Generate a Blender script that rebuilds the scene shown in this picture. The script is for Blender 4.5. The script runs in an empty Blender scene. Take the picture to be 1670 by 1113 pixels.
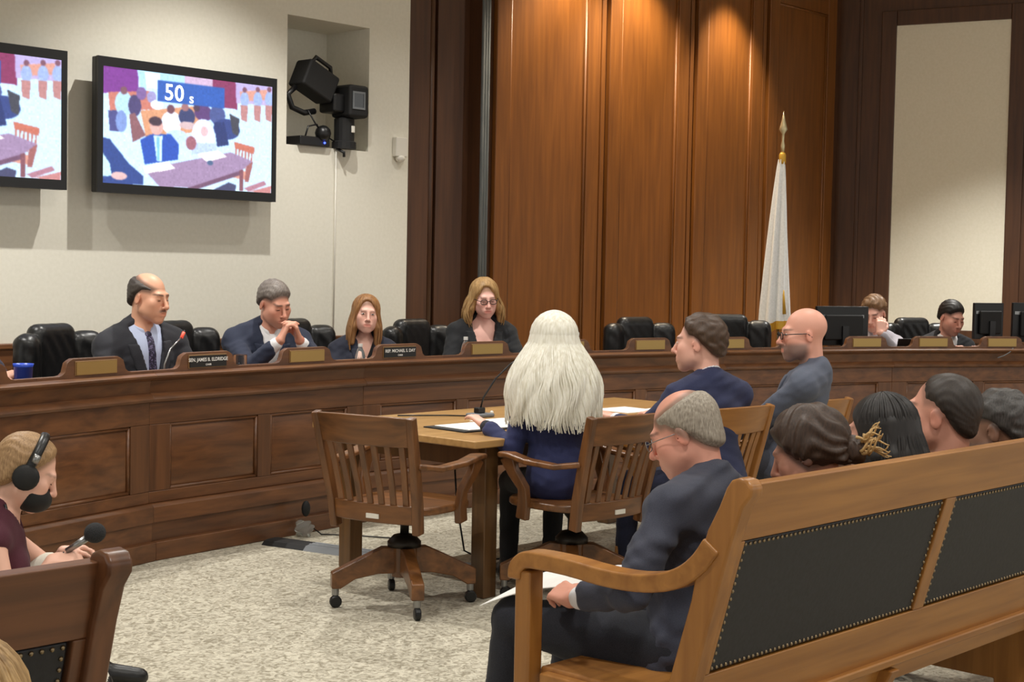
import bpy, bmesh, math, random
import numpy as np
from mathutils import Vector, Matrix

random.seed(7); np.random.seed(7)
sc = bpy.context.scene
COL = sc.collection
PI = math.pi
def R(d): return math.radians(d)

# ------------------------------------------------------------------ camera
F_PX = 2450.0
th, roll, pitch = R(43), R(1.1), math.atan((556.5 - 440) / F_PX)
fw0 = np.array([math.cos(th), math.sin(th), 0]); rt0 = np.array([math.sin(th), -math.cos(th), 0]); up0 = np.array([0, 0, 1.])
fw = fw0 * math.cos(pitch) - up0 * math.sin(pitch); u1 = up0 * math.cos(pitch) + fw0 * math.sin(pitch)
rt = rt0 * math.cos(roll) + u1 * math.sin(roll); up = u1 * math.cos(roll) - rt0 * math.sin(roll)
cd = bpy.data.cameras.new('camera'); cam = bpy.data.objects.new('camera', cd); COL.objects.link(cam)
cd.sensor_width = 36; cd.lens = 36 * F_PX / 1670; cd.clip_start = .05
m = Matrix.Identity(4)
for i in range(3):
    m[i][0], m[i][1], m[i][2] = rt[i], up[i], -fw[i]
m[2][3] = 1.5
cam.matrix_world = m
sc.camera = cam

# ------------------------------------------------------------------ world, exposure
w = bpy.data.worlds.new('world'); sc.world = w; w.use_nodes = True
bg = w.node_tree.nodes['Background']; bg.inputs[0].default_value = (1, .98, .93, 1); bg.inputs[1].default_value = .62
sc.view_settings.view_transform = 'Standard'; sc.view_settings.look = 'None'
sc.view_settings.exposure = 0.5; sc.view_settings.gamma = 1.0; sc.view_settings.use_curve_mapping = False

CEIL = 4.62
# (x, y, power, cone deg, blend, source radius)  recessed lamps of the ceiling
DOWNLIGHTS = [(2.9, 7.15, 270, 104, .55, .03), (5.9, 7.15, 270, 104, .55, .03), (7.9, 6.9, 60, 110, .6, .05), (10.2, 6.0, 70, 100, .6, .06), (13.0, 6.2, 520, 92, .7, .06)]
ROOMLIGHTS = [(1.2, 3.9, 170), (4.2, 4.1, 170), (7.4, 3.8, 150), (10.4, 2.8, 140), (2.4, .8, 170), (5.4, .8, 150), (9.0, -.4, 130)]
WASHERS = [(9.8, 8.10, 190, 96), (10.75, 8.12, 230, 94), (12.2, 8.14, 230, 78)]

# ------------------------------------------------------------------ helpers
def tag(o, label=None, cat=None, group=None, kind=None):
    if label: o['label'] = label
    if cat: o['category'] = cat
    if group: o['group'] = group
    if kind: o['kind'] = kind
    return o

def mkobj(name, me, mat=None, parent=None, loc=None, rz=0):
    o = bpy.data.objects.new(name, me); COL.objects.link(o)
    if mat is not None and me is not None and not me.materials: me.materials.append(mat)
    if parent is not None: o.parent = parent
    if loc is not None: o.location = loc
    if rz: o.rotation_euler = (0, 0, rz)
    return o

def empty(name, loc=(0, 0, 0), rz=0):
    o = bpy.data.objects.new(name, None); COL.objects.link(o); o.location = loc; o.rotation_euler = (0, 0, rz); o.empty_display_size = .1
    return o

def thing(name, label, cat, loc=(0, 0, 0), rz=0, group=None):
    return tag(empty(name, loc, rz), label, cat, group)

def dup(o, parent=None, loc=None, rz=None):
    c = o.copy(); COL.objects.link(c)
    if parent is not None: c.parent = parent
    if loc is not None: c.location = loc
    if rz is not None: c.rotation_euler = (0, 0, rz)
    for ch in list(o.children): dup(ch, c)
    return c

def V3(p): return np.array(p, float)
def unit(v):
    v = np.array(v, float); n = np.linalg.norm(v); return v / n if n > 1e-9 else v

class MB:
    def __init__(s): s.v = []; s.f = []
    def add(s, vs, fs):
        b = len(s.v); s.v += [tuple(float(c) for c in p) for p in vs]; s.f += [tuple(i + b for i in f) for f in fs]; return s
    def box(s, lo, hi, M=None):
        x0, y0, z0 = lo; x1, y1, z1 = hi
        vs = [(x0,y0,z0),(x1,y0,z0),(x1,y1,z0),(x0,y1,z0),(x0,y0,z1),(x1,y0,z1),(x1,y1,z1),(x0,y1,z1)]
        if M is not None: vs = [M @ Vector(p) for p in vs]
        return s.add(vs, [(3,2,1,0),(4,5,6,7),(0,1,5,4),(1,2,6,5),(2,3,7,6),(3,0,4,7)])
    def hexa(s, a, b):      # two quads of four points each
        return s.add(list(a) + list(b), [(3,2,1,0),(4,5,6,7),(0,1,5,4),(1,2,6,5),(2,3,7,6),(3,0,4,7)])
    def prism(s, pts, vec):
        n = len(pts); q = [V3(p) for p in pts]; t = [p + V3(vec) for p in q]
        return s.add(q + t, [tuple(range(n))[::-1], tuple(range(n, 2*n))] + [(i, (i+1) % n, n+(i+1) % n, n+i) for i in range(n)])
    def tube(s, path, rad, n=8, flat=1.0, up=(0,0,1), caps=True):
        P = [V3(p) for p in path]; m = len(P); rad = rad if hasattr(rad, '__len__') else [rad]*m
        vs = []; fs = []; prev = None
        for i in range(m):
            t = unit(P[min(i+1, m-1)] - P[max(i-1, 0)])
            u = V3(up) if prev is None else prev
            if abs(t @ u) > .97: u = V3((1, 0, 0)) if prev is None else prev
            a = unit(np.cross(t, u)); b = np.cross(a, t); prev = b
            for k in range(n):
                an = 2*PI*k/n; vs.append(P[i] + rad[i]*(math.cos(an)*a + math.sin(an)*b*flat))
        for i in range(m-1):
            for k in range(n):
                fs.append((i*n+k, i*n+(k+1) % n, (i+1)*n+(k+1) % n, (i+1)*n+k))
        if caps: fs += [tuple(range(n))[::-1], tuple(range((m-1)*n, m*n))]
        return s.add(vs, fs)
    def bar(s, path, wid, hei, up=(0,0,1)):      # rectangular sweep
        P = [V3(p) for p in path]; m = len(P); vs = []; fs = []
        wid = wid if hasattr(wid, '__len__') else [wid]*m; hei = hei if hasattr(hei, '__len__') else [hei]*m
        for i in range(m):
            t = unit(P[min(i+1, m-1)] - P[max(i-1, 0)]); a = unit(np.cross(t, V3(up))); b = np.cross(a, t)
            for sa, sb in ((-1,-1),(1,-1),(1,1),(-1,1)): vs.append(P[i] + a*sa*wid[i]/2 + b*sb*hei[i]/2)
        for i in range(m-1):
            for k in range(4): fs.append((i*4+k, i*4+(k+1) % 4, (i+1)*4+(k+1) % 4, (i+1)*4+k))
        fs += [(3,2,1,0), tuple(range((m-1)*4, m*4))]
        return s.add(vs, fs)
    def lathe(s, prof, c=(0,0,0), n=20, M=None):
        vs = []; fs = []; m = len(prof)
        for r, z in prof:
            for k in range(n):
                a = 2*PI*k/n; p = Vector((r*math.cos(a), r*math.sin(a), z))
                if M is not None: p = M @ p
                vs.append((p[0]+c[0], p[1]+c[1], p[2]+c[2]))
        for i in range(m-1):
            for k in range(n): fs.append((i*n+k, i*n+(k+1) % n, (i+1)*n+(k+1) % n, (i+1)*n+k))
        fs += [tuple(range(n))[::-1], tuple(range((m-1)*n, m*n))]
        return s.add(vs, fs)
    def ball(s, c, r, n=10, mm=6, M=None):
        r = r if hasattr(r, '__len__') else (r, r, r); vs = []; fs = []
        for i in range(mm+1):
            t = PI*i/mm
            for k in range(n):
                a = 2*PI*k/n; p = Vector((r[0]*math.sin(t)*math.cos(a), r[1]*math.sin(t)*math.sin(a), r[2]*math.cos(t)))
                if M is not None: p = M @ p
                vs.append((c[0]+p[0], c[1]+p[1], c[2]+p[2]))
        for i in range(mm):
            for k in range(n): fs.append((i*n+k, (i+1)*n+k, (i+1)*n+(k+1) % n, i*n+(k+1) % n))
        return s.add(vs, fs)
    def build(s, name, mat, parent=None, smooth=False, bevel=0, loc=None, rz=0, seg=2):
        me = bpy.data.meshes.new(name); me.from_pydata(s.v, [], s.f)
        bm = bmesh.new(); bm.from_mesh(me); bmesh.ops.remove_doubles(bm, verts=bm.verts, dist=1e-5)
        bmesh.ops.recalc_face_normals(bm, faces=bm.faces); bm.to_mesh(me); bm.free()
        if smooth: me.polygons.foreach_set('use_smooth', [True]*len(me.polygons))
        o = mkobj(name, me, mat, parent, loc, rz)
        if bevel:
            b = o.modifiers.new('bevel', 'BEVEL'); b.width = bevel; b.segments = seg; b.limit_method = 'ANGLE'; b.angle_limit = R(40)
            me.polygons.foreach_set('use_smooth', [True]*len(me.polygons)); b.harden_normals = True
        return o

def text_mesh(body, size, mat, name, parent, loc, rot, spacing=1.0, extrude=.0006, align='CENTER'):
    cu = bpy.data.curves.new('t', 'FONT'); cu.body = body; cu.size = size; cu.align_x = align; cu.align_y = 'CENTER'; cu.extrude = extrude; cu.space_character = spacing; cu.resolution_u = 3; cu.offset = size*.012
    ob = bpy.data.objects.new('t', cu); COL.objects.link(ob)
    me = bpy.data.meshes.new_from_object(ob.evaluated_get(bpy.context.evaluated_depsgraph_get()))
    bpy.data.objects.remove(ob); me.materials.clear()
    o = mkobj(name, me, mat, parent); o.location = loc; o.rotation_euler = rot
    return o

# ------------------------------------------------------------------ materials
def lin(c): return tuple(((x/255)/12.92 if x/255 <= .04045 else ((x/255+.055)/1.055)**2.4) for x in c)
def newmat(name):
    m = bpy.data.materials.new(name); m.use_nodes = True; nt = m.node_tree
    return m, nt, nt.nodes['Principled BSDF']
def noise_to(nt, b, c1, c2, scale, detail=5, bump=0, coord='Object', rand=.0, rough=.6, ramp=(.35, .7), dist=.02, distort=0):
    tc = nt.nodes.new('ShaderNodeTexCoord'); mp = nt.nodes.new('ShaderNodeMapping'); nz = nt.nodes.new('ShaderNodeTexNoise'); cr = nt.nodes.new('ShaderNodeValToRGB')
    mp.inputs['Scale'].default_value = scale; nz.inputs['Scale'].default_value = 1; nz.inputs['Detail'].default_value = detail; nz.inputs['Distortion'].default_value = distort
    nt.links.new(tc.outputs[coord], mp.inputs['Vector']); nt.links.new(mp.outputs[0], nz.inputs['Vector']); nt.links.new(nz.outputs['Fac'], cr.inputs[0])
    cr.color_ramp.elements[0].position = ramp[0]; cr.color_ramp.elements[1].position = ramp[1]
    cr.color_ramp.elements[0].color = (*c1, 1); cr.color_ramp.elements[1].color = (*c2, 1)
    out = cr.outputs[0]
    if rand:
        oi = nt.nodes.new('ShaderNodeObjectInfo'); hs = nt.nodes.new('ShaderNodeHueSaturation'); mr = nt.nodes.new('ShaderNodeMapRange')
        mr.inputs['To Min'].default_value = 1-rand; mr.inputs['To Max'].default_value = 1+rand
        nt.links.new(oi.outputs['Random'], mr.inputs['Value']); nt.links.new(mr.outputs[0], hs.inputs['Value']); nt.links.new(out, hs.inputs['Color']); out = hs.outputs[0]
        ad = nt.nodes.new('ShaderNodeVectorMath'); ad.operation = 'ADD'; sc_ = nt.nodes.new('ShaderNodeVectorMath'); sc_.operation = 'SCALE'; sc_.inputs['Scale'].default_value = 37.
        cmb = nt.nodes.new('ShaderNodeCombineXYZ')
        for k in range(3): nt.links.new(oi.outputs['Random'], cmb.inputs[k])
        nt.links.new(cmb.outputs[0], sc_.inputs[0]); nt.links.new(tc.outputs[coord], ad.inputs[0]); nt.links.new(sc_.outputs[0], ad.inputs[1]); nt.links.new(ad.outputs[0], mp.inputs['Vector'])
    nt.links.new(out, b.inputs['Base Color']); b.inputs['Roughness'].default_value = rough
    if bump:
        bp = nt.nodes.new('ShaderNodeBump'); bp.inputs['Strength'].default_value = bump; bp.inputs['Distance'].default_value = dist
        nt.links.new(nz.outputs['Fac'], bp.inputs['Height']); nt.links.new(bp.outputs[0], b.inputs['Normal'])
    return nz
def wood(name, c1, c2, axis='x', rough=.38, coat=.15, rand=.08, fine=1.0):
    m, nt, b = newmat(name); g = 1.6*fine; a = 26*fine
    s = {'x': (g, a, a), 'y': (a, g, a), 'z': (a, a, g)}[axis]
    noise_to(nt, b, lin(c1), lin(c2), s, 6, .08, rand=rand, rough=rough, ramp=(.3, .72), dist=.004, distort=.4)
    b.inputs['Coat Weight'].default_value = coat; b.inputs['Coat Roughness'].default_value = .25
    return m
def plain(name, c, rough=.5, metal=0, emit=None, est=1, coat=0, trans=0, ior=1.45):
    m, nt, b = newmat(name); b.inputs['Base Color'].default_value = (*lin(c), 1); b.inputs['Roughness'].default_value = rough; b.inputs['Metallic'].default_value = metal
    b.inputs['Coat Weight'].default_value = coat
    if trans: b.inputs['Transmission Weight'].default_value = trans; b.inputs['IOR'].default_value = ior
    if emit: b.inputs['Emission Color'].default_value = (*lin(emit), 1); b.inputs['Emission Strength'].default_value = est
    return m
def grainy(name, c1, c2, scale=60, bump=.15, rough=.7, detail=3, rand=0, dist=.004, ramp=(.3, .7), sheen=0):
    m, nt, b = newmat(name); sx = scale if hasattr(scale, '__len__') else (scale,)*3
    noise_to(nt, b, lin(c1), lin(c2), sx, detail, bump, rough=rough, rand=rand, dist=dist, ramp=ramp)
    if sheen: b.inputs['Sheen Weight'].default_value = sheen
    return m
_fc = {}
def fabric(c, rough=.85, var=10, scale=420):
    key = (tuple(c), scale)
    if key not in _fc: _fc[key] = grainy('cloth_%d_%d_%d' % tuple(c), tuple(max(0, x-var) for x in c), tuple(min(255, x+var) for x in c), scale, .12, rough, sheen=.05)
    return _fc[key]
_hc = {}
def hairmat(c, c2=None, rough=.52, sc_=(170, 170, 40)):
    key = (tuple(c), c2, sc_)
    if key not in _hc:
        c2 = c2 or tuple(min(255, int(x*1.45+10)) for x in c)
        m, nt, b = newmat('hair_%d_%d_%d' % tuple(c)); noise_to(nt, b, lin(c), lin(c2), sc_, 2 if sc_[2] < 10 else 4, .12 if sc_[2] < 10 else .2, rough=rough, dist=.003, ramp=(.2, .8) if sc_[2] < 10 else (.18, .82)); _hc[key] = m
    return _hc[key]
def vcol(name, rough=.5, emit=0, bump=0):
    m, nt, b = newmat(name); a = nt.nodes.new('ShaderNodeVertexColor'); a.layer_name = 'Col'
    if emit:
        b.inputs['Base Color'].default_value = (.01, .01, .01, 1); nt.links.new(a.outputs[0], b.inputs['Emission Color']); b.inputs['Emission Strength'].default_value = emit
    else: nt.links.new(a.outputs[0], b.inputs['Base Color'])
    b.inputs['Roughness'].default_value = rough
    if bump:
        nz = nt.nodes.new('ShaderNodeTexNoise'); nz.inputs['Scale'].default_value = 140; bp = nt.nodes.new('ShaderNodeBump'); bp.inputs['Strength'].default_value = bump; bp.inputs['Distance'].default_value = .002
        tc = nt.nodes.new('ShaderNodeTexCoord'); nt.links.new(tc.outputs['Object'], nz.inputs['Vector']); nt.links.new(nz.outputs['Fac'], bp.inputs['Height']); nt.links.new(bp.outputs[0], b.inputs['Normal'])
    return m

M = {}
M['wall'] = grainy('wall_paint', (222, 218, 204), (228, 224, 211), 40, .05, .8)
M['panelpaint'] = grainy('panel_paint', (232, 227, 208), (238, 233, 216), 40, .05, .8)
M['wallwood'] = wood('wall_panel_wood', (106, 61, 19), (130, 78, 27), 'z', .45, .05, .04)
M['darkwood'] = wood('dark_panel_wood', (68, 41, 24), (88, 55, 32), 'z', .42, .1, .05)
M['dais_h'] = wood('dais_walnut', (82, 50, 28), (118, 75, 43), 'x', .4, .12, .08)
M['dais_v'] = wood('dais_walnut_upright', (80, 49, 28), (110, 70, 41), 'z', .4, .12, .06)
M['chair'] = wood('chair_oak', (82, 50, 25), (126, 81, 43), 'z', .36, .2, .06)
M['chair_h'] = wood('chair_oak_across', (84, 52, 26), (132, 85, 45), 'x', .36, .2, .05)
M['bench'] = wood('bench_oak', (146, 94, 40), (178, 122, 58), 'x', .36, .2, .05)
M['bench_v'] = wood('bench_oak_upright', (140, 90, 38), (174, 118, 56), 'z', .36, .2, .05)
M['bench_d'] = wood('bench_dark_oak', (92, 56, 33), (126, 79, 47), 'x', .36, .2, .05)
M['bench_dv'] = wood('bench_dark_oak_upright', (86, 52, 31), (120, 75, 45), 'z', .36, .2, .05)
M['table'] = wood('table_top_wood', (160, 122, 72), (190, 150, 96), 'x', .35, .25, .03)
M['tleg'] = wood('table_leg_wood', (82, 56, 30), (108, 76, 42), 'z', .4, .15, .03)
M['leather'] = grainy('black_leather', (14, 14, 15), (28, 28, 29), 45, .12, .36, rand=.1)
M['benchleather'] = grainy('bench_leather', (22, 22, 26), (33, 33, 38), 70, .1, .5)
M['brass'] = plain('brass', (176, 146, 92), .32, .9)
M['nail'] = plain('nail_brass', (150, 132, 104), .3, .9)
M['black'] = plain('black_plastic', (16, 16, 18), .38)
M['blackmatte'] = plain('matte_black', (20, 20, 21), .7)
M['steel'] = plain('steel', (150, 150, 150), .3, .9)
M['darksteel'] = plain('dark_steel', (48, 44, 40), .4, .7)
M['white'] = plain('white_paint', (226, 222, 212), .55)
M['paper'] = plain('paper', (244, 243, 240), .7)
M['glass'] = plain('clear_glass', (240, 245, 245), .03, trans=1, ior=1.2)
M['grey'] = plain('grey_plastic', (112, 116, 120), .5)
M['greyfab'] = grainy('grey_strip', (92, 96, 96), (116, 120, 120), (60, 60, 4), .05, .6)
M['screen'] = vcol('screen_picture', .25, 1.0)
M['emitw'] = plain('white_light', (255, 255, 255), .5, emit=(255, 255, 255), est=1.6)
M['bannertext'] = plain('screen_white', (255, 255, 255), .5, emit=(240, 250, 250), est=1.0)
M['lamp'] = plain('lamp_lens', (255, 240, 215), .5, emit=(255, 236, 205), est=6)
M['gold'] = plain('gold_fringe', (206, 160, 58), .5, .3)
M['flag'] = grainy('white_flag_cloth', (222, 222, 220), (236, 236, 234), 60, .1, .7)
M['skin'] = vcol('skin', .48, 0, .12)
M['eye'] = vcol('eye', .2)
M['ceiling'] = plain('ceiling_paint', (222, 216, 204), .9)

def carpet():
    m, nt, b = newmat('carpet')
    tc = nt.nodes.new('ShaderNodeTexCoord'); n1 = nt.nodes.new('ShaderNodeTexNoise'); n1.inputs['Scale'].default_value = 30; n1.inputs['Detail'].default_value = 3; n1.inputs['Distortion'].default_value = 1.6
    n2 = nt.nodes.new('ShaderNodeTexNoise'); n2.inputs['Scale'].default_value = 220; n2.inputs['Detail'].default_value = 2
    cr = nt.nodes.new('ShaderNodeValToRGB'); e = cr.color_ramp.elements
    e[0].position = .36; e[0].color = (*lin((150, 141, 118)), 1); e[1].position = .60; e[1].color = (*lin((218, 211, 190)), 1)
    x = e.new(.48); x.color = (*lin((188, 180, 160)), 1)
    mx = nt.nodes.new('ShaderNodeMix'); mx.data_type = 'RGBA'; mx.blend_type = 'MULTIPLY'; mx.inputs['Factor'].default_value = .35
    nt.links.new(tc.outputs['Object'], n1.inputs['Vector']); nt.links.new(tc.outputs['Object'], n2.inputs['Vector']); nt.links.new(n1.outputs['Fac'], cr.inputs[0])
    nt.links.new(cr.outputs[0], mx.inputs['A']); nt.links.new(n2.outputs['Fac'], mx.inputs['B']); nt.links.new(mx.outputs['Result'], b.inputs['Base Color'])
    bp = nt.nodes.new('ShaderNodeBump'); bp.inputs['Strength'].default_value = .5; bp.inputs['Distance'].default_value = .006; nt.links.new(n2.outputs['Fac'], bp.inputs['Height']); nt.links.new(bp.outputs[0], b.inputs['Normal'])
    b.inputs['Roughness'].default_value = .95; b.inputs['Sheen Weight'].default_value = .2
    return m
M['carpet'] = carpet()

def struct(o): o['kind'] = 'structure'; return o

# ------------------------------------------------------------------ room shell
WY = 8.6          # the wall with the screens
struct(MB().box((-6, -6, -.1), (17.5, 9.4, 0)).build('floor', M['carpet']))
struct(MB().box((-6, -6, CEIL), (17.5, 9.4, CEIL+.1)).build('ceiling', M['ceiling']))

NX0, NX1, NZ0, NZ1, ND = 6.805, 7.585, 2.37, 3.295, .5
wl = MB()
wl.box((-6, WY, 0), (NX0, WY+.12, CEIL)).box((NX1, WY, 0), (8.0, WY+.12, CEIL)).box((NX0, WY, 0), (NX1, WY+.12, NZ0)).box((NX0, WY, NZ1), (NX1, WY+.12, CEIL))
wl.box((NX0-.03, WY+.12, NZ0-.03), (NX0, WY+ND, NZ1+.03)).box((NX1, WY+.12, NZ0-.03), (NX1+.03, WY+ND, NZ1+.03))
wl.box((NX0, WY+.12, NZ0-.03), (NX1, WY+ND, NZ0)).box((NX0, WY+.12, NZ1), (NX1, WY+ND, NZ1+.03)).box((NX0-.03, WY+ND, NZ0-.03), (NX1+.03, WY+ND+.03, NZ1+.03))
wall_left = struct(wl.build('wall_left', M['wall']))
wn = struct(MB().box((-6, WY-.025, 0), (8.0, WY, .95)).build('trim_1', M['dais_h']))
MB().box((-6, WY-.045, .95), (8.0, WY, .985)).build('chair_rail', M['dais_h'], wn, bevel=.008)

# panelled wood wall
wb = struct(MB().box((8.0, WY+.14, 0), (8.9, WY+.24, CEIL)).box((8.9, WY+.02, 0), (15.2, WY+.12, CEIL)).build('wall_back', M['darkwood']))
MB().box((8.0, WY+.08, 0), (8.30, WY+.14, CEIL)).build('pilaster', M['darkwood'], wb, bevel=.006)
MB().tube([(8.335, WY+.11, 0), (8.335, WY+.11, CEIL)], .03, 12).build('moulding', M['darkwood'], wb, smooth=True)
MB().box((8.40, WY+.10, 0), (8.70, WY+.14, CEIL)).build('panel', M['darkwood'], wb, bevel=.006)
g = MB()
for k in range(3): g.tube([(8.815+.03*k, WY+.0, 0), (8.815+.03*k, WY+.0, CEIL)], .016, 10)
g.build('fluted_strip', M['greyfab'], wb, smooth=True)
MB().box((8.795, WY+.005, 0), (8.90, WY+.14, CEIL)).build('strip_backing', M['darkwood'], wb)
def bay(x0, x1):
    for a, b_ in ((x0, x0+.17), (x1-.17, x1)):
        MB().box((a, WY-.03, 0), (b_, WY+.02, CEIL)).build('stile', M['wallwood'], wb, bevel=.008)
    for z0, z1 in ((0, .14), (.60, .72), (CEIL-.35, CEIL)):
        MB().box((x0+.17, WY-.028, z0), (x1-.17, WY+.02, z1)).build('rail', M['wallwood'], wb, bevel=.006)
    for z0, z1 in ((.14, .60), (.72, CEIL-.35)):
        a, b_ = x0+.17, x1-.17
        MB().box((a, WY-.002, z0), (b_, WY+.02, z1)).build('panel', M['wallwood'], wb)
        q = MB()
        for (p, r_) in (((a+.012, z0), (a+.012, z1)), ((b_-.012, z0), (b_-.012, z1)), ((a, z1-.012), (b_, z1-.012)), ((a, z0+.012), (b_, z0+.012))):
            q.tube([(p[0], WY-.006, p[1]), (r_[0], WY-.006, r_[1])], .014, 8)
        q.build('bead_moulding', M['wallwood'], wb, smooth=True)
BAYS = [(8.95, 10.27), (10.40, 11.58), (11.71, 12.80), (12.93, 14.20)]
for a, b_ in BAYS: bay(a, b_)
for a, b_ in ((10.27, 10.40), (11.58, 11.71), (12.80, 12.93)):
    c = (a+b_)/2
    MB().box((c-.028, WY-.012, 0), (c+.028, WY+.02, CEIL)).build('fillet', M['wallwood'], wb, bevel=.006)

# right wall, turned 15 degrees past square, with a cream panel in a dark frame
wd = V3((math.cos(R(285)), math.sin(R(285)), 0)); wp = V3((14.34, 8.62, 0)); wnrm = V3((-math.cos(R(15)), -math.sin(R(15)), 0))
def rw(t, o, z): p = wp + wd*t + wnrm*o; return (p[0], p[1], z)
def rbox(t0, t1, o0, o1, z0, z1):
    return MB().hexa([rw(t0,o0,z0), rw(t1,o0,z0), rw(t1,o1,z0), rw(t0,o1,z0)], [rw(t0,o0,z1), rw(t1,o0,z1), rw(t1,o1,z1), rw(t0,o1,z1)])
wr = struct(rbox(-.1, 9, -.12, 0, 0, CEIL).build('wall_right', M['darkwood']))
T0, T1 = .62, 1.79
rbox(T0, T1, 0, .012, .955, 4.16).build('painted_panel', M['panelpaint'], wr)
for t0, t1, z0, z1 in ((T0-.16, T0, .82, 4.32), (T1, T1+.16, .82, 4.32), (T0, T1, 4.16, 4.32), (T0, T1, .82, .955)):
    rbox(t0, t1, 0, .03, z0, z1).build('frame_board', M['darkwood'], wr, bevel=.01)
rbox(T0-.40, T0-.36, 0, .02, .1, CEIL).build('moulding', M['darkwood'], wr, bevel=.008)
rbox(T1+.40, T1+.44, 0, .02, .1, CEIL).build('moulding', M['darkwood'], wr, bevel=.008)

# ------------------------------------------------------------------ ceiling lamps
def downlight(x, y, power, cone, blend, rad, label, col=(1, .975, .92), aim=(0, 0, -1)):
    t = thing('ceiling_downlight', label, 'lamp', (x, y, CEIL))
    MB().lathe([(.11, 0), (.11, -.012), (.085, -.016), (.08, .0)], n=20).build('trim_ring', M['white'], t)
    MB().lathe([(.08, -.003), (.0005, -.004)], n=20).build('lens', M['lamp'], t)
    ld = bpy.data.lights.new('lamp_light', 'SPOT'); ld.energy = power; ld.spot_size = R(cone); ld.spot_blend = blend; ld.shadow_soft_size = rad; ld.color = col
    lo = bpy.data.objects.new('lamp_light', ld); COL.objects.link(lo); lo.parent = t; lo.location = (0, 0, -.06)
    lo.rotation_euler = Vector(aim).to_track_quat('-Z', 'Y').to_euler()
for i, d in enumerate(DOWNLIGHTS): downlight(*d, 'round ceiling downlight above the curved desk, number %s from the screens' % ['one', 'two', 'three', 'four', 'five'][i])
for i, (x, y, p) in enumerate(ROOMLIGHTS): downlight(x, y, p, 150, .7, .22, 'wide ceiling downlight over the public seating, number %s' % ['one', 'two', 'three', 'four', 'five', 'six', 'seven'][i])
for i, (x, y, p, c) in enumerate(WASHERS): downlight(x, y, p, c, .75, .05, 'narrow ceiling spot washing the wood wall, number %s from the left' % ['one', 'two', 'three'][i], (1, .86, .66), (0, .12, -1))
# ------------------------------------------------------------------ implicit surfaces (for bodies, clothes, hair, upholstery)
def smin(a, b, k):
    h = np.maximum(k - np.abs(a - b), 0) / k
    return np.minimum(a, b) - h*h*k*.25
class Frame:
    def __init__(s, Rm=None, t=(0, 0, 0), sc=1.0): s.R = np.eye(3) if Rm is None else np.array(Rm, float); s.t = V3(t); s.s = sc
    def pt(s, p): return s.t + s.R @ (V3(p)*s.s)
    def vec(s, v): return s.R @ V3(v)
    def loc(s, P): return ((P - s.t) @ s.R) / s.s
ID = Frame()
def cap(a, b, ra, rb=None, F=ID, op='u', k=.02):
    rb = ra if rb is None else rb; a = F.pt(a); b = F.pt(b); ra *= F.s; rb *= F.s; d = b-a; L2 = max(float(d@d), 1e-9)
    def fn(P):
        t = np.clip(((P-a) @ d)/L2, 0, 1); q = P - a - t[..., None]*d
        return np.sqrt((q*q).sum(-1)) - (ra + t*(rb-ra))
    return (fn, op, k*F.s, (a+b)/2, np.sqrt(L2)/2+max(ra, rb))
def ell(c, r, F=ID, op='u', k=.02, rot=None):
    Rm = F.R if rot is None else F.R @ rot; c = F.pt(c); r = V3(r)*F.s
    def fn(P):
        q = (P-c) @ Rm; k0 = np.sqrt(((q/r)**2).sum(-1)); k1 = np.sqrt(((q/r**2)**2).sum(-1))
        return k0*(k0-1)/np.maximum(k1, 1e-6)
    return (fn, op, k*F.s, c, float(r.max()))
def rbx(c, h, rad, F=ID, op='u', k=.02, rot=None):
    Rm = F.R if rot is None else F.R @ rot; c = F.pt(c); h = V3(h)*F.s; rad *= F.s
    def fn(P):
        q = np.abs((P-c) @ Rm) - (h-rad); return np.sqrt((np.maximum(q, 0)**2).sum(-1)) + np.minimum(q.max(-1), 0) - rad
    return (fn, op, k*F.s, c, float(np.linalg.norm(h)))
def fld(f, F=ID, op='i', k=.004):       # free field in frame coordinates
    return (lambda P: f(F.loc(P))*F.s, op, k*F.s, None, None)
def comb(prims, infl=0):                # union of prims as a single function
    def fn(P):
        D = np.full(P.shape[:-1], 1.0)
        for f, op, k, c, r in prims:
            d = f(P); D = smin(D, d, k) if op == 'u' else -smin(-D, d, k)
        return D - infl
    return fn
def apply(D, d, op, k):
    if op == 'u': return smin(D, d, k)
    if op == 's': return -smin(-D, d, k)
    if op == 'i': return -smin(-D, -d, k)
    return D + d
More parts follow.
